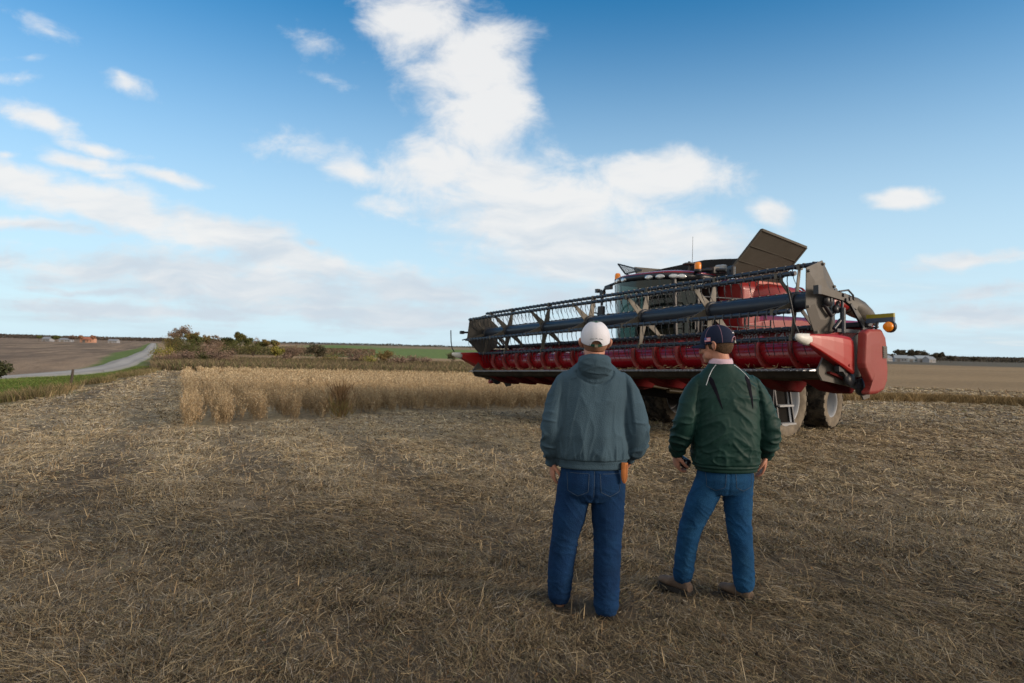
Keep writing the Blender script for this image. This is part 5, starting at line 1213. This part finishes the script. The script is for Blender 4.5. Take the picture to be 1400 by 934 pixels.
def hand(mb, w, d, pn, side, curl=.5, spread=.12, s=1.0):
    """hand from wrist w along direction d, palm normal pn, thumb towards side"""
    w, d, pn = Vector(w), Vector(d).normalized(), Vector(pn).normalized(); sx = (d.cross(pn)).normalized()*side; pn = (pn-d*pn.dot(d)).normalized()
    mb.loft([[w+d*t+sx*(a*math.cos(q))+pn*(b*math.sin(q)) for q in [2*math.pi*k/14 for k in range(14)]] for t, a, b in ((-.03*s, .024*s, .02*s), (0, .028*s, .021*s), (.03*s, .038*s, .018*s), (.07*s, .043*s, .016*s), (.092*s, .040*s, .012*s))])
    for i, (off, ln) in enumerate(((.031, .072), (.011, .081), (-.010, .076), (-.030, .060))):
        b = w+d*.082*s+sx*off*s; dirv = (d+sx*off*spread*8).normalized(); pts = [b-dirv*.02*s, b]; q = b
        for k, f in enumerate((.42, .32, .26)):
            ang = curl*(k+.6); dd = (dirv*math.cos(ang)+pn*math.sin(ang)).normalized(); q = q+dd*ln*f*s; pts.append(q)
        limb(mb, pts, [.0095*s, .0095*s, .009*s, .0085*s, .007*s], 10)
    b = w+d*.02*s+sx*.030*s; dd = (d*.6+sx*.7+pn*.35).normalized(); q1 = b+dd*.035*s; d2 = (d*.9+sx*.2+pn*(.3+curl*.5)).normalized(); q2 = q1+d2*.03*s; q3 = q2+(d2+pn*curl*.4).normalized()*.024*s
    limb(mb, [w+d*.0+sx*.015*s, b, q1, q2, q3], [.016*s, .015*s, .012*s, .010*s, .008*s], 10)

def head(mb, c, yaw, pitch=0.0):
    """head centred between the ears, facing +Y turned left by yaw"""
    M = Matrix.Translation(Vector(c)) @ Matrix.Rotation(yaw, 4, 'Z') @ Matrix.Rotation(pitch, 4, 'X')
    t = MB()
    ball(t, (0, -.012, .035), (.078, .100, .085), 24); ball(t, (0, .02, -.005), (.070, .080, .090), 22)
    ball(t, (0, .038, -.060), (.055, .056, .050), 18); ball(t, (0, .072, -.092), (.026, .024, .022), 12)     # jaw, chin
    ball(t, (0, .078, .012), (.060, .022, .016), 14)                                                       # brow
    for s in (-1, 1):
        ball(t, (s*.040, .070, -.025), (.022, .026, .024), 12); ball(t, (s*.050, .045, -.06), (.018, .03, .03), 12)   # cheekbone, cheek
        ball(t, (s*.030, .083, -.004), (.013, .012, .010), 10)                                              # eyelid
        # ear
        er = [(s*.078, -.004, -.030), (s*.094, -.018, -.014), (s*.101, -.022, .010), (s*.094, -.008, .026), (s*.079, .006, .018)]
        limb(t, er, [.007, .0075, .008, .007, .006], 8); ball(t, (s*.084, -.008, .0), (.010, .016, .026), 10)
    limb(t, [(0, .090, .006), (0, .104, -.016), (0, .112, -.034)], [.010, .011, .014], 10); ball(t, (-.012, .098, -.038), .009, 8); ball(t, (.012, .098, -.038), .009, 8)   # nose
    limb(t, [(-.022, .084, -.062), (0, .094, -.060), (.022, .084, -.062)], [.006, .008, .006], 8); limb(t, [(-.020, .084, -.073), (0, .093, -.073), (.020, .084, -.073)], [.006, .008, .006], 8)  # lips
    vs = [M @ Vector(v) for v in t.v]; mb.add(vs, t.f, True); return M
def eyes(M, parent):
    for s in (-1, 1):
        e = MB(); e.mi = 0; ball(e, (s*.031, .0835, -.006), .0118, 12); e.mi = 1; ball(e, (s*.031, .0925, -.006), (.0055, .0035, .0055), 8)
        e.v = [tuple(M @ Vector(v)) for v in e.v]; e.build('eye', [mat('eye_white', (.6, .57, .53), .3), mat('iris', (.05, .035, .02), .2)], parent)
def cap(M, parent, m_back, m_front, split, stitch=None, brimm=None, button=None, pitch=0.0, ow=.40, oh=.19):
    """baseball cap in head space; opening and strap at the back (-y)"""
    M = M @ Matrix.Rotation(pitch, 4, 'X')
    mb = MB(); na, ne = 96, 40; C0 = Vector((0, -.010, .030)); rx, ry, rz = .089, .112, .108
    def P(a, e, off=0):
        # a=0 at front (+y), e 0..1 from band to top
        el = -.18+e*(math.pi/2+.18); ce, se = math.cos(el), math.sin(el)
        f = 1+.012*math.sin(e*6)
        return C0+Vector(((rx+off)*math.sin(a)*ce**.85*f if ce > 0 else 0, (ry+off)*math.cos(a)*(max(ce, 0))**.85*f, (rz+off)*se*(1.0 if se > 0 else .9)))
    idx = {}
    for j in range(ne+1):
        for i in range(na):
            idx[i, j] = len(mb.v); mb.v.append(tuple(M @ P(2*math.pi*i/na, j/ne)))
    for j in range(ne):
        for i in range(na):
            a = 2*math.pi*(i+.5)/na; e = (j+.5)/ne; da = abs(math.pi-a)
            if (da/ow)**2+((e-.02)/oh)**2 < 1: continue
            mb.f.append((idx[i, j], idx[(i+1) % na, j], idx[(i+1) % na, j+1], idx[i, j+1])); mb.m.append(1 if split(math.sin(a)*math.cos(-.18+e*1.75), math.cos(a)*math.cos(-.18+e*1.75), e) else 0); mb.sm.append(True)
    co = mb.build('cap', [m_back, m_front], parent); so = co.modifiers.new('s', 'SOLIDIFY'); so.thickness = .003; so.offset = 1
    st = MB(); N = 16; rings = []
    for k in range(N+1):
        a = math.pi-(ow+.06)+(2*ow+.12)*k/N; p = P(a, .03, .001); o = Vector((math.sin(a), math.cos(a), 0))
        rings.append([M @ (p+o*q+Vector((0, 0, z))) for q, z in ((0, -.007), (.003, -.007), (.003, .008), (0, .008))])
    st.loft(rings, smooth=False); st.build('strap', m_front, co)
    bk = MB(); p = P(math.pi, .03, .006); bk.box((0, 0, 0), (.020, .004, .016)); bk.v = [tuple(M @ (p+Vector(v))) for v in bk.v]; bk.build('buckle', mat('brass_buckle', (.45, .40, .30), .4, metal=.6), co)
    # brim
    br = MB(); top = []; rows = 7
    for r_ in range(rows):
        row = []
        for k in range(15):
            u = -1+2*k/14; a = u*.98; base = P(a, .02, .0); ext = .072*(1-abs(u)**3.2)*(r_/(rows-1)); drop = .012*(r_/(rows-1))+.020*u*u*(.3+.7*r_/(rows-1))
            row.append(M @ (base+Vector((math.sin(a)*ext*.25, ext, -drop))))
        top.append(row)
    br.loft(top, closed=False, cap=False); bo = br.build('brim', brimm or m_front, co); so = bo.modifiers.new('s', 'SOLIDIFY'); so.thickness = .004
    bt = MB(); ball(bt, C0+Vector((0, 0, rz+.002)), (.008, .008, .005), 10); bt.v = [tuple(M @ Vector(v)) for v in bt.v]; bt.build('button', button or m_front, co)
    # arch trim round the opening and panel seams
    sm = MB(); pts = []
    for k in range(21):
        t = math.pi*k/20; pts.append(M @ P(math.pi-(ow+.01)*math.cos(t), .02+(oh+.01)*math.sin(t), .003))
    sm.tube(pts, .0028, 6)
    for a in ([math.pi/3*k for k in range(1, 6) if k != 3]+([math.pi] if True else [])):
        pts = [M @ P(a, (.35 if abs(a-math.pi) < .1 else .02)+(.98-.02)*k/14 if not abs(a-math.pi) < .1 else .35+.63*k/14, .0025) for k in range(15)]
        sm.tube(pts, .0013, 5)
    sm.build('seam', stitch or m_back, co)
    return co, P
def patch_on_cap(M, P, a0, a1, e0, e1, name, m, parent, off=.0055, nu=10, nv=6):
    mb = MB(); rows = [[M @ P(a0+(a1-a0)*i/nu, e0+(e1-e0)*j/nv, off) for i in range(nu+1)] for j in range(nv+1)]
    mb.loft(rows, closed=False, cap=False); return mb.build(name, m, parent)
def hair(M, parent, m, ztop=.03, low=-.062):
    mb = MB(); rows = []
    for j in range(10):
        t = j/9; z = low+(ztop-low)*t; row = []
        for i in range(33):
            a = math.pi*.36+(2*math.pi-.72*math.pi)*i/32       # from behind one ear round the back to the other
            da = abs(a-math.pi)/(math.pi*.64); zz = z+.045*max(0, da-.45)**1.0*(1-t)*1.6
            k = math.sqrt(max(.05, 1-((zz-.03)/.122)**2)); off = .0035*min(1, t*3)
            row.append(M @ Vector((math.sin(a)*(.0795*k+off), -.012+math.cos(a)*(.100*k+off), zz)))
        rows.append(row)
    mb.loft(rows, closed=False, cap=False); o = mb.build('hair', m, parent); so = o.modifiers.new('s', 'SOLIDIFY'); so.thickness = .004; so.offset = 0; return o
def boot(parent, heel, toe, top, m, r=.052):
    """heel, toe: points on the ground line; top: shaft centre inside the trouser leg"""
    heel, toe, top = Vector(heel), Vector(toe), Vector(top); d = (toe-heel); L_ = d.length; d.normalize(); s = d.cross(Vector((0, 0, 1))).normalized(); u = Vector((0, 0, 1))
    mb = MB(); rings = []
    for t, w, h, z in ((-.02, .018, .03, .03), (0, .032, .055, .0), (.12, .036, .10, 0), (.3, .036, .115, 0), (.45, .037, .09, 0), (.62, .045, .066, 0), (.8, .048, .056, .002), (.93, .036, .046, .006), (1.0, .015, .026, .012)):
        c = heel+d*L_*t; rings.append([c+s*(w*math.cos(q))+u*(z+.012+(h*(.5+.5*math.sin(q)))) for q in [2*math.pi*k/20 for k in range(20)]])
    mb.loft(rings); limb(mb, [heel+d*.065+u*.07, heel.lerp(top, .6)+d*.03+u*.03, top], [.043, r, r], 16)
    me = fuse(mb, .005, 3); o = put(me, 'boot', m, parent)
    so = MB(); rings = []
    for t, w in ((-.01, .012), (.0, .030), (.1, .036), (.33, .034), (.5, .038), (.65, .048), (.8, .051), (.93, .040), (1.01, .016)):
        c = heel+d*L_*t; rings.append([c+s*w+u*.018, c-s*w+u*.018, c-s*w-u*.010, c+s*w-u*.010])
    so.loft(rings, smooth=False); so.build('sole', SOLE, o); return o
def tube_on(bvh, pts, r, name, m, parent, origin_y=-1.0):
    """thin cord laid on the back of a garment, through (x, z) points"""
    out = []
    for i in range(len(pts)-1):
        for k in range(8):
            t = k/8; x = pts[i][0]*(1-t)+pts[i+1][0]*t; z = pts[i][1]*(1-t)+pts[i+1][1]*t
            h = bvh.ray_cast(Vector((x, origin_y, z)), Vector((0, 1, 0)))
            if h[0] is not None: out.append(h[0]+Vector((0, -.001, 0)))
    mb = MB(); mb.tube(out, r, 6); return mb.build(name, m, parent)
def bvh_of(me):
    return BVHTree.FromPolygons([v.co.copy() for v in me.vertices], [tuple(p.vertices) for p in me.polygons])

def man_in_hoodie():
    root = empty('person', (.52, 4.33, 0), 0, label='man seen from behind in blue grey hooded sweatshirt, dark jeans and white cap', cat='person', group=None)
    # body: one continuous surface under the clothes
    b = MB(); M = head(b, (.008, .01, 1.690), R(-3), R(2))
    limb(b, [(.006, -.005, 1.66), (.002, -.02, 1.58), (0, -.02, 1.50)], [.060, .062, .075])
    b.loft([ell((0, 0, z), rx, ry) for z, rx, ry in ((1.53, .07, .06), (1.47, .12, .08), (1.35, .18, .12), (1.1, .165, .12), (.9, .165, .12), (.75, .15, .11))])
    limb(b, [(-.15, 0, 1.40), (-.245, -.06, 1.18), (-.246, .03, .93)], [.045, .042, .030]); limb(b, [(.16, 0, 1.40), (.265, -.03, 1.18), (.262, .10, .955)], [.05, .042, .030])
    limb(b, [(-.09, 0, .85), (-.155, .01, .43), (-.182, .03, .10)], [.075, .055, .045]); limb(b, [(.10, 0, .85), (.105, -.02, .42), (.104, -.06, .09)], [.075, .055, .045])
    hand(b, (-.243, .035, .925), (.02, .12, -1), (1, .25, 0), 1, .45); hand(b, (.262, .105, .95), (-.25, .9, -.45), (-1, -.1, 0), -1, .5)
    put(fuse(b, .0045, 3), 'body', SKIN, root)
    eyes(M, root); hair(M, root, STUB, .035, -.055)
    co, P = cap(M, root, CAPW, CAPG, lambda x, y, e: y > -.17+.9*abs(x), button=CAPG, pitch=R(15)); Mc = M @ Matrix.Rotation(R(15), 4, 'X')
    for k in range(15):
        if k in (5, 9): continue
        a = math.pi-.42+.84*k/14; e = .235+.035*math.sin(math.pi*k/14)
        q = MB(); q.tube([Mc @ P(a-.012, e, .004), Mc @ P(a+.012, e+(.02 if k % 2 else -.005), .004)], .0016, 5); q.build('cap_lettering', CAPG, co)
    # sweatshirt
    s = MB()
    s.loft([ell((cx, cy, z), rx, ry, 32, p, tilt) for z, cx, cy, rx, ry, p, tilt in (
        (.945, .004, 0, .218, .150, 2.3, 0), (.96, .002, 0, .236, .168, 2.3, 0), (1.02, -.004, -.005, .236, .172, 2.3, 0), (1.12, -.010, -.01, .230, .172, 2.3, 0), (1.25, -.006, -.005, .222, .162, 2.4, 0),
        (1.36, 0, -.005, .220, .150, 2.5, 0), (1.43, .003, -.005, .214, .135, 2.4, 0), (1.475, .005, -.01, .200, .118, 2.1, .02), (1.515, .004, -.012, .162, .100, 2.0, .03), (1.55, .003, -.012, .122, .088, 2, .05), (1.58, .003, -.012, .085, .078, 2, .1))])
    s.loft([ell((.003, 0, z), rx, ry, 32, 2.4) for z, rx, ry in ((.905, .214, .146), (.912, .217, .150), (.950, .217, .150), (.958, .212, .146))])
    limb(s, [(-.160, -.005, 1.430), (-.218, -.03, 1.33), (-.252, -.065, 1.17), (-.250, -.02, 1.03), (-.243, .02, .955)], [.083, .080, .072, .070, .050], 22)
    limb(s, [(-.247, .02, .965), (-.244, .032, .925)], [.042, .040], 18)
    limb(s, [(.170, -.005, 1.430), (.232, -.02, 1.33), (.272, -.05, 1.18), (.276, .0, 1.04), (.264, .07, .985)], [.083, .082, .078, .077, .054], 22)
    limb(s, [(.270, .07, .99), (.263, .10, .955)], [.043, .040], 18)
    # hood lying on the back
    for i in range(-8, 9):
        a = i/8; 
    rings = []
    for i in range(15):
        a = math.pi*(-.62+1.24*i/14)-math.pi/2      # round the back of the neck
        c = Vector((.003+.082*math.cos(a), -.014+.088*math.sin(a), 1.578+.016*math.sin(-a)*1.0)); o = Vector((math.cos(a), math.sin(a), 0)); bk = max(0, -math.sin(a))
        w, h_ = .022+.012*bk, .026+.018*bk
        rings.append([c+o*(w*math.cos(q))+Vector((0, 0, h_*math.sin(q)-.015*bk)) for q in [2*math.pi*k/12 for k in range(12)]])
    s.loft(rings)
    s.loft([ell((0-.006, -.118, z+dz), rx, ry, 20, 2, .25) for z, rx, ry, dz in ((1.455, .012, .008, 0), (1.468, .050, .026, 0), (1.495, .086, .042, 0), (1.53, .108, .054, 0), (1.56, .104, .058, .004), (1.585, .085, .048, .008), (1.60, .055, .03, .01))])
    def fold(V, N_):
        z = V[:, 2]; back = np.clip(-N_[:, 1], 0, 1); o = np.zeros(len(V))
        torso = sstep(z, .93, 1.0)*(1-sstep(z, 1.42, 1.5))*(1-sstep(np.abs(V[:, 0]-.0), .22, .27))
        v = nz3(V, 7.5, 5, 1.5, 2.0); o += torso*(ridge(v, .22)*.012-.004)
        v2 = nz3(V, 13, 8, 4.5, 9.0); o += torso*ridge(v2, .2)*.0045
        low = sstep(z, .955, .985)*(1-sstep(z, 1.0, 1.10)); o += low*torso*(ridge(nz3(V, 16, 14, 5, 4), .3)*.011)
        arm = sstep(np.abs(V[:, 0]), .215, .26)*(1-sstep(z, 1.38, 1.46)); o += arm*(ridge(nz3(V, 6, 6, 13, 5), .25)*.010*(.4+sstep(1.25-z, -.05, .15))-.003)
        hd = sstep(z, 1.44, 1.47)*sstep(-V[:, 1], .08, .11); o += hd*ridge(nz3(V, 7, 7, 26, 1.5), .3)*.006
        # drawn-in seam above the waistband, shoulder seams
        o -= .010*np.exp(-((z-.957)/.006)**2)*(np.abs(V[:, 0]) < .24)
        for sg in (-1, 1):
            sx = sg*(.200+.0*z)+(.0 if sg < 0 else .004); dd = V[:, 0]-(sx+sg*(1.42-z)*.10); o -= .011*np.exp(-(dd/.010)**2)*sstep(z, 1.12, 1.2)*back
        dd = np.hypot(V[:, 0]-.0, (z-1.53)*1.25)-.118; o -= .010*np.exp(-(dd/.007)**2)*(z < 1.52)*(-V[:, 1] > .08)
        return o
    hm = fuse(s, .0065, 5, fold); put(hm, 'sweatshirt', HOOD, root)
    # jeans
    j = MB(); j.loft([ell((cx, cy, z), rx, ry, 30, 2.2) for z, cx, cy, rx, ry in ((.99, .004, 0, .17, .12), (.90, .004, 0, .196, .138), (.82, .003, -.006, .207, .150), (.755, .0, -.004, .205, .144), (.70, 0, 0, .17, .11))])
    limb(j, [(-.098, 0, .80), (-.128, -.002, .62), (-.160, .005, .44), (-.178, .02, .25), (-.183, .03, .085)], [.112, .103, .085, .082, .072], 24)
    limb(j, [(.106, 0, .80), (.110, -.005, .62), (.112, -.02, .43), (.106, -.045, .25), (.104, -.062, .055)], [.112, .103, .085, .083, .078], 24)
    def jf(legs, amp=1.0):
        def f(V, N_):
            z = V[:, 2]; o = np.zeros(len(V))
            for (A, B, C_, off) in legs:
                t, dd = seg_param(V, A, C_); m = (dd < .20)*(z < .72)
                kn = np.exp(-((z-B[2])/.10)**2); an = 1-sstep(z, .10, .34); v = nz3(V+np.array([0, 0, 1.0])*V[:, :1]*.5, 8, 8, 19, off)+.35*nz3(V, 21, 21, 34, off)
                o += m*ridge(v, .28)*(.0015+.006*kn+.008*an)*amp*((V[:, 0]-(A[0]+C_[0])/2 > -.2))
            th = sstep(z, .5, .6)*(1-sstep(z, .72, .78)); o += th*ridge(nz3(V+V[:, [0, 0, 0]]*[0, 0, 1.3], 4, 4, 14, 7), .22)*.006*amp
            seat = sstep(z, .66, .72)*(1-sstep(z, .88, .92))*np.clip(-N_[:, 1], 0, 1); o += seat*ridge(nz3(V, 5, 5, 10, 11), .22)*.005
            cx = (legs[0][0][0]+legs[1][0][0])/2; o -= .009*np.exp(-((V[:, 0]-cx)/.008)**2)*seat
            o[z < .115] = np.minimum(o[z < .115], .004)
            return o*.6
        return f
    jm = fuse(j, .0065, 3, jf([((-.098, 0, .80), (-.16, 0, .43), (-.183, .03, .08), 3), ((.106, 0, .80), (.11, -.02, .42), (.104, -.06, .05), 8)]))
    jo = put(jm, 'jeans', JEAN1, root); bv = bvh_of(jm)
    for sg, cx in ((-1, -.095), (1, .105)):
        tube_on(bv, [(cx-.066, .885), (cx-.060, .775), (cx, .745), (cx+.060, .775), (cx+.066, .885), (cx-.066, .885)], .0016, 'pocket_stitching', mat('denim_stitching', (.035, .065, .11), .8), jo)
    tube_on(bv, [(.004, .90), (.002, .80), (.002, .73)], .0016, 'seat_seam', mat('denim_stitching', (.035, .065, .11), .8), jo)
    boot(root, (-.178, -.01, 0), (-.205, .26, 0), (-.183, .03, .15), BOOT1); boot(root, (.110, -.115, -.005), (.175, .145, -.005), (.104, -.06, .14), BOOT1)
    # leather sheath on the belt: a thing of its own
    sh = MB(); sh.loft([[(.190+x*w, -.118+yy*.012, z) for x, yy in ((-1, -.8), (0, -1.2), (1, -.8), (1, .8), (-1, .8))] for z, w in ((.955, .020), (.90, .020), (.87, .019), (.845, .014), (.828, .006))], smooth=False)
    o = sh.build('leather_sheath', LEA, None, bevel=.003); o.location = (.52, 4.33, 0); tag(o, 'narrow orange leather sheath hanging from the belt of the man in the hooded sweatshirt', 'sheath')
    st = MB(); st.tube([(.175, -.133, .945), (.176, -.133, .87), (.187, -.133, .835), (.190, -.1335, .832), (.193, -.133, .835), (.204, -.133, .87), (.205, -.133, .945)], .0012, 5); st.build('stitching', mat('dark_thread', (.16, .06, .02), .7), o)
man_in_hoodie()

def man_in_jacket():
    root = empty('person', (1.33, 4.62, 0), 0, label='man in dark green jacket and navy cap with his head turned left', cat='person')
    b = MB(); HC = (.054, .0, 1.690); M = head(b, HC, R(56), R(-6))
    limb(b, [(.062, -.01, 1.66), (.080, -.02, 1.58), (.10, -.02, 1.50)], [.060, .062, .075])
    b.loft([ell((cx, 0, z), rx, ry) for z, cx, rx, ry in ((1.53, .10, .07, .06), (1.47, .115, .12, .08), (1.35, .12, .18, .12), (1.1, .125, .165, .12), (.9, .13, .165, .12), (.76, .13, .14, .10))])
    limb(b, [(-.03, 0, 1.39), (-.155, -.05, 1.18), (-.187, .06, .965)], [.05, .042, .030]); limb(b, [(.27, 0, 1.39), (.392, -.03, 1.17), (.418, .045, .965)], [.05, .042, .030])
    limb(b, [(.03, 0, .85), (-.09, .03, .48), (-.12, .08, .12)], [.075, .055, .045]); limb(b, [(.22, 0, .85), (.205, -.02, .48), (.258, -.04, .11)], [.075, .055, .045])
    hand(b, (-.187, .065, .955), (.10, .28, -1), (1, .2, .1), 1, .62, s=1.08); hand(b, (.418, .05, .955), (-.02, .22, -1), (-1, .3, 0), -1, .42, s=1.08)
    put(fuse(b, .0045, 3), 'body', SKIN, root)
    eyes(M, root); hair(M, root, HAIRM, .035, -.058)
    co, P = cap(M, root, CAPN, CAPN, lambda x, y, e: False, stitch=STITCH, brimm=CAPN, button=CAPN)
    # flag patch on the left side of the cap, script over the opening
    a0, a1, e0, e1 = -1.42, -1.02, .10, .24
    for i in range(7):
        patch_on_cap(M, P, a0, a1, e0+(e1-e0)*i/7, e0+(e1-e0)*(i+1)/7, 'flag_stripe', mat('flag_red', (.50, .05, .09), .7) if i % 2 == 0 else mat('flag_white', (.70, .62, .70), .7), co, .0055, 8, 1)
    patch_on_cap(M, P, a1-.16, a1+.0, e0+(e1-e0)*3/7, e1+.002, 'flag_canton', mat('flag_blue', (.06, .09, .30), .7), co, .0062, 5, 3)
    pts = []
    for k in range(25):
        t = k/24; pts.append(M @ P(math.pi-.40+.62*t, .33+.035*math.sin(t*3)+.016*math.sin(t*34), .006))
    q = MB(); q.tube(pts, .0026, 5); q.build('cap_script', mat('white_thread', (.65, .65, .70), .7), co)
    # shirt collar
    cl = MB(); rings = []
    for i in range(22):
        a = 2*math.pi*i/21+math.pi/2; c = Vector((.082+.070*math.cos(a), -.012+.074*math.sin(a), 0)); o = Vector((math.cos(a), math.sin(a), 0))
        rings.append([(c.x+o.x*q, c.y+o.y*q, z+.006*math.sin(a*1)) for q, z in ((-.004, 1.555), (-.006, 1.606), (.000, 1.609), (.008, 1.592), (.012, 1.56), (.010, 1.548))])
    cl.loft(rings); cl.build('shirt_collar', PINK, root)
    s = MB()
    s.loft([ell((cx, cy, z), rx, ry, 32, p, 0, rot) for z, cx, cy, rx, ry, p, rot in (
        (.868, .133, 0, .196, .140, 2.3, .05), (.885, .130, 0, .222, .160, 2.3, .05), (.93, .126, 0, .222, .166, 2.3, .04), (1.05, .125, -.01, .224, .172, 2.3, .02), (1.2, .122, -.01, .224, .166, 2.3, 0),
        (1.34, .120, -.005, .224, .152, 2.4, 0), (1.42, .118, -.005, .214, .137, 2.4, 0), (1.475, .112, -.01, .192, .118, 2.1, 0), (1.515, .104, -.012, .150, .100, 2, 0), (1.548, .093, -.012, .108, .090, 2, 0), (1.572, .086, -.012, .088, .086, 2, 0))])
    limb(s, [(-.040, -.005, 1.42), (-.105, -.02, 1.33), (-.158, -.055, 1.19), (-.176, -.01, 1.07), (-.182, .045, .985)], [.083, .080, .076, .075, .056], 22)
    limb(s, [(-.185, .04, 1.0), (-.186, .06, .955)], [.052, .045], 18)
    limb(s, [(.280, -.005, 1.42), (.345, -.01, 1.33), (.396, -.04, 1.18), (.412, -.01, 1.05), (.415, .03, .985)], [.083, .080, .076, .075, .056], 22)
    limb(s, [(.418, .03, .99), (.418, .045, .955)], [.050, .044], 18)
    def fold(V, N_):
        z = V[:, 2]; x = V[:, 0]-.12; o = np.zeros(len(V))
        torso = sstep(z, .90, .98)*(1-sstep(z, 1.42, 1.5))*(1-sstep(np.abs(x), .22, .27))
        W = V.copy(); W[:, 2] += np.abs(x)*.55          # folds fall away from the spine
        o += torso*(ridge(nz3(W, 5, 5, 10, 3.0), .30)*.008-.003)+torso*ridge(nz3(W, 11, 9, 22, 8.0), .25)*.0030
        low = sstep(z, .885, .91)*(1-sstep(z, .96, 1.06)); o += low*(ridge(nz3(V, 12, 12, 16, 4), .3)*.009)*(np.abs(x) < .25)
        arm = sstep(np.abs(x), .22, .27)*(1-sstep(z, 1.36, 1.44)); o += arm*(ridge(nz3(V, 7, 7, 15, 5), .3)*.009*(.5+sstep(1.25-z, -.1, .15))-.003)
        o -= .009*np.exp(-((z-.898)/.006)**2)*(np.abs(x) < .24)
        for sg in (-1, 1):
            dd = x-(sg*.198+sg*(1.42-z)*.12); o -= .011*np.exp(-(dd/.010)**2)*sstep(z, 1.08, 1.16)*np.clip(-N_[:, 1], 0, 1)
        return o
    jm = fuse(s, .006, 4, fold)
    jo = put(jm, 'jacket', JACK, root)
    bv = bvh_of(jm)
    tube_on(bv, [(.030, 1.565), (.005, 1.53), (-.022, 1.48), (-.043, 1.42)], .0024, 'piping', PIPM, jo); tube_on(bv, [(.150, 1.565), (.185, 1.545), (.222, 1.51), (.250, 1.47)], .0020, 'piping', PIPM, jo)
    for x0, z0, x1, z1, w in ((-.018, 1.485, .055, 1.275, .016), (.228, 1.50, .262, 1.28, .016)):
        rows = []
        for i in range(31):
            u = i/30; cx = x0+(x1-x0)*u; z = z0+(z1-z0)*u; ww = w*(1-u)**.75*min(1, .35+u*7)+.0012; row = []
            for q_ in (-1, -.5, 0, .5, 1):
                h_ = bv.ray_cast(Vector((cx+ww*q_, -1, z)), Vector((0, 1, 0))); row.append(h_[0]+Vector((0, -.0022, 0)))
            rows.append(row)
        ip = MB(); ip.loft(rows, closed=False, cap=False); ip.build('inset_panel', NAVYP, jo)
    hem = MB(); hem.loft([ell((.134, 0, z), rx, ry, 32, 2.3, 0, .05) for z, rx, ry in ((.852, .196, .138), (.856, .206, .146), (.886, .208, .150), (.893, .203, .146))]); put(fuse(hem, .006, 2), 'hem', JACK, jo)
    j = MB(); j.loft([ell((cx, 0, z), rx, ry, 30, 2.2) for z, cx, rx, ry in ((.95, .13, .165, .12), (.86, .13, .185, .130), (.80, .128, .190, .140), (.745, .125, .180, .130), (.70, .125, .14, .10))])
    limb(j, [(.045, 0, .80), (-.025, .005, .64), (-.088, .02, .46), (-.112, .05, .28), (-.122, .075, .115)], [.104, .094, .076, .070, .066], 24)
    limb(j, [(.215, 0, .80), (.216, -.01, .64), (.222, -.03, .48), (.245, -.04, .29), (.258, -.04, .105)], [.104, .094, .080, .072, .068], 24)
    def jf(V, N_):
        z = V[:, 2]; o = np.zeros(len(V)); kn = np.exp(-((z-.50)/.11)**2); an = 1-sstep(z, .13, .38); leg = (z < .72)
        o += leg*ridge(nz3(V+V[:, [0, 0, 0]]*[0, 0, .6], 8, 8, 20, 13)+.35*nz3(V, 21, 21, 34, 3), .28)*(.0015+.0075*kn+.009*an)
        o += sstep(z, .55, .64)*(1-sstep(z, .78, .84))*ridge(nz3(V-V[:, [0, 0, 0]]*[0, 0, .9], 4, 4, 13, 17), .22)*.007
        seat = sstep(z, .68, .73)*(1-sstep(z, .86, .9))*np.clip(-N_[:, 1], 0, 1); o -= .008*np.exp(-((V[:, 0]-.12)/.008)**2)*seat
        o[z < .14] = np.minimum(o[z < .14], .004); return o*.62
    jn = fuse(j, .0065, 3, jf); jo2 = put(jn, 'jeans', JEAN2, root); bv = bvh_of(jn)
    for cx in (.035, .22): tube_on(bv, [(cx-.062, .855), (cx-.055, .76), (cx, .735), (cx+.055, .76), (cx+.062, .855), (cx-.062, .855)], .0016, 'pocket_stitching', mat('denim_stitching', (.035, .065, .11), .8), jo2)
    boot(root, (-.085, .02, .0), (-.245, .245, .0), (-.122, .075, .17), BOOT2); boot(root, (.290, -.085, -.004), (.150, .13, -.004), (.258, -.04, .16), BOOT2)
    # object in his left hand
    c0, c1 = Vector((-.160, .125, .905)), Vector((-.100, .060, .868)); q = MB(); q.lathe([(.001, -.012), (.030, -.012), (.036, -.004), (.036, .035), (.034, .05), (.036, .055), (.036, .085), (.028, .094), (.001, .094)], c0, (c1-c0), 22)
    o = q.build('flask', mat('glossy_black_plastic', (.012, .014, .02), .22, spec=.6, coat=.4), None); o.location = (1.33, 4.62, 0); tag(o, 'short glossy black flask held in the left hand of the man in the green jacket', 'flask')
    q = MB(); q.lathe([(.0365, .050), (.0375, .052), (.0365, .054)], c0, (c1-c0), 22); q.build('ring', mat('grey_ring', (.25, .33, .38), .3), o)
man_in_jacket()
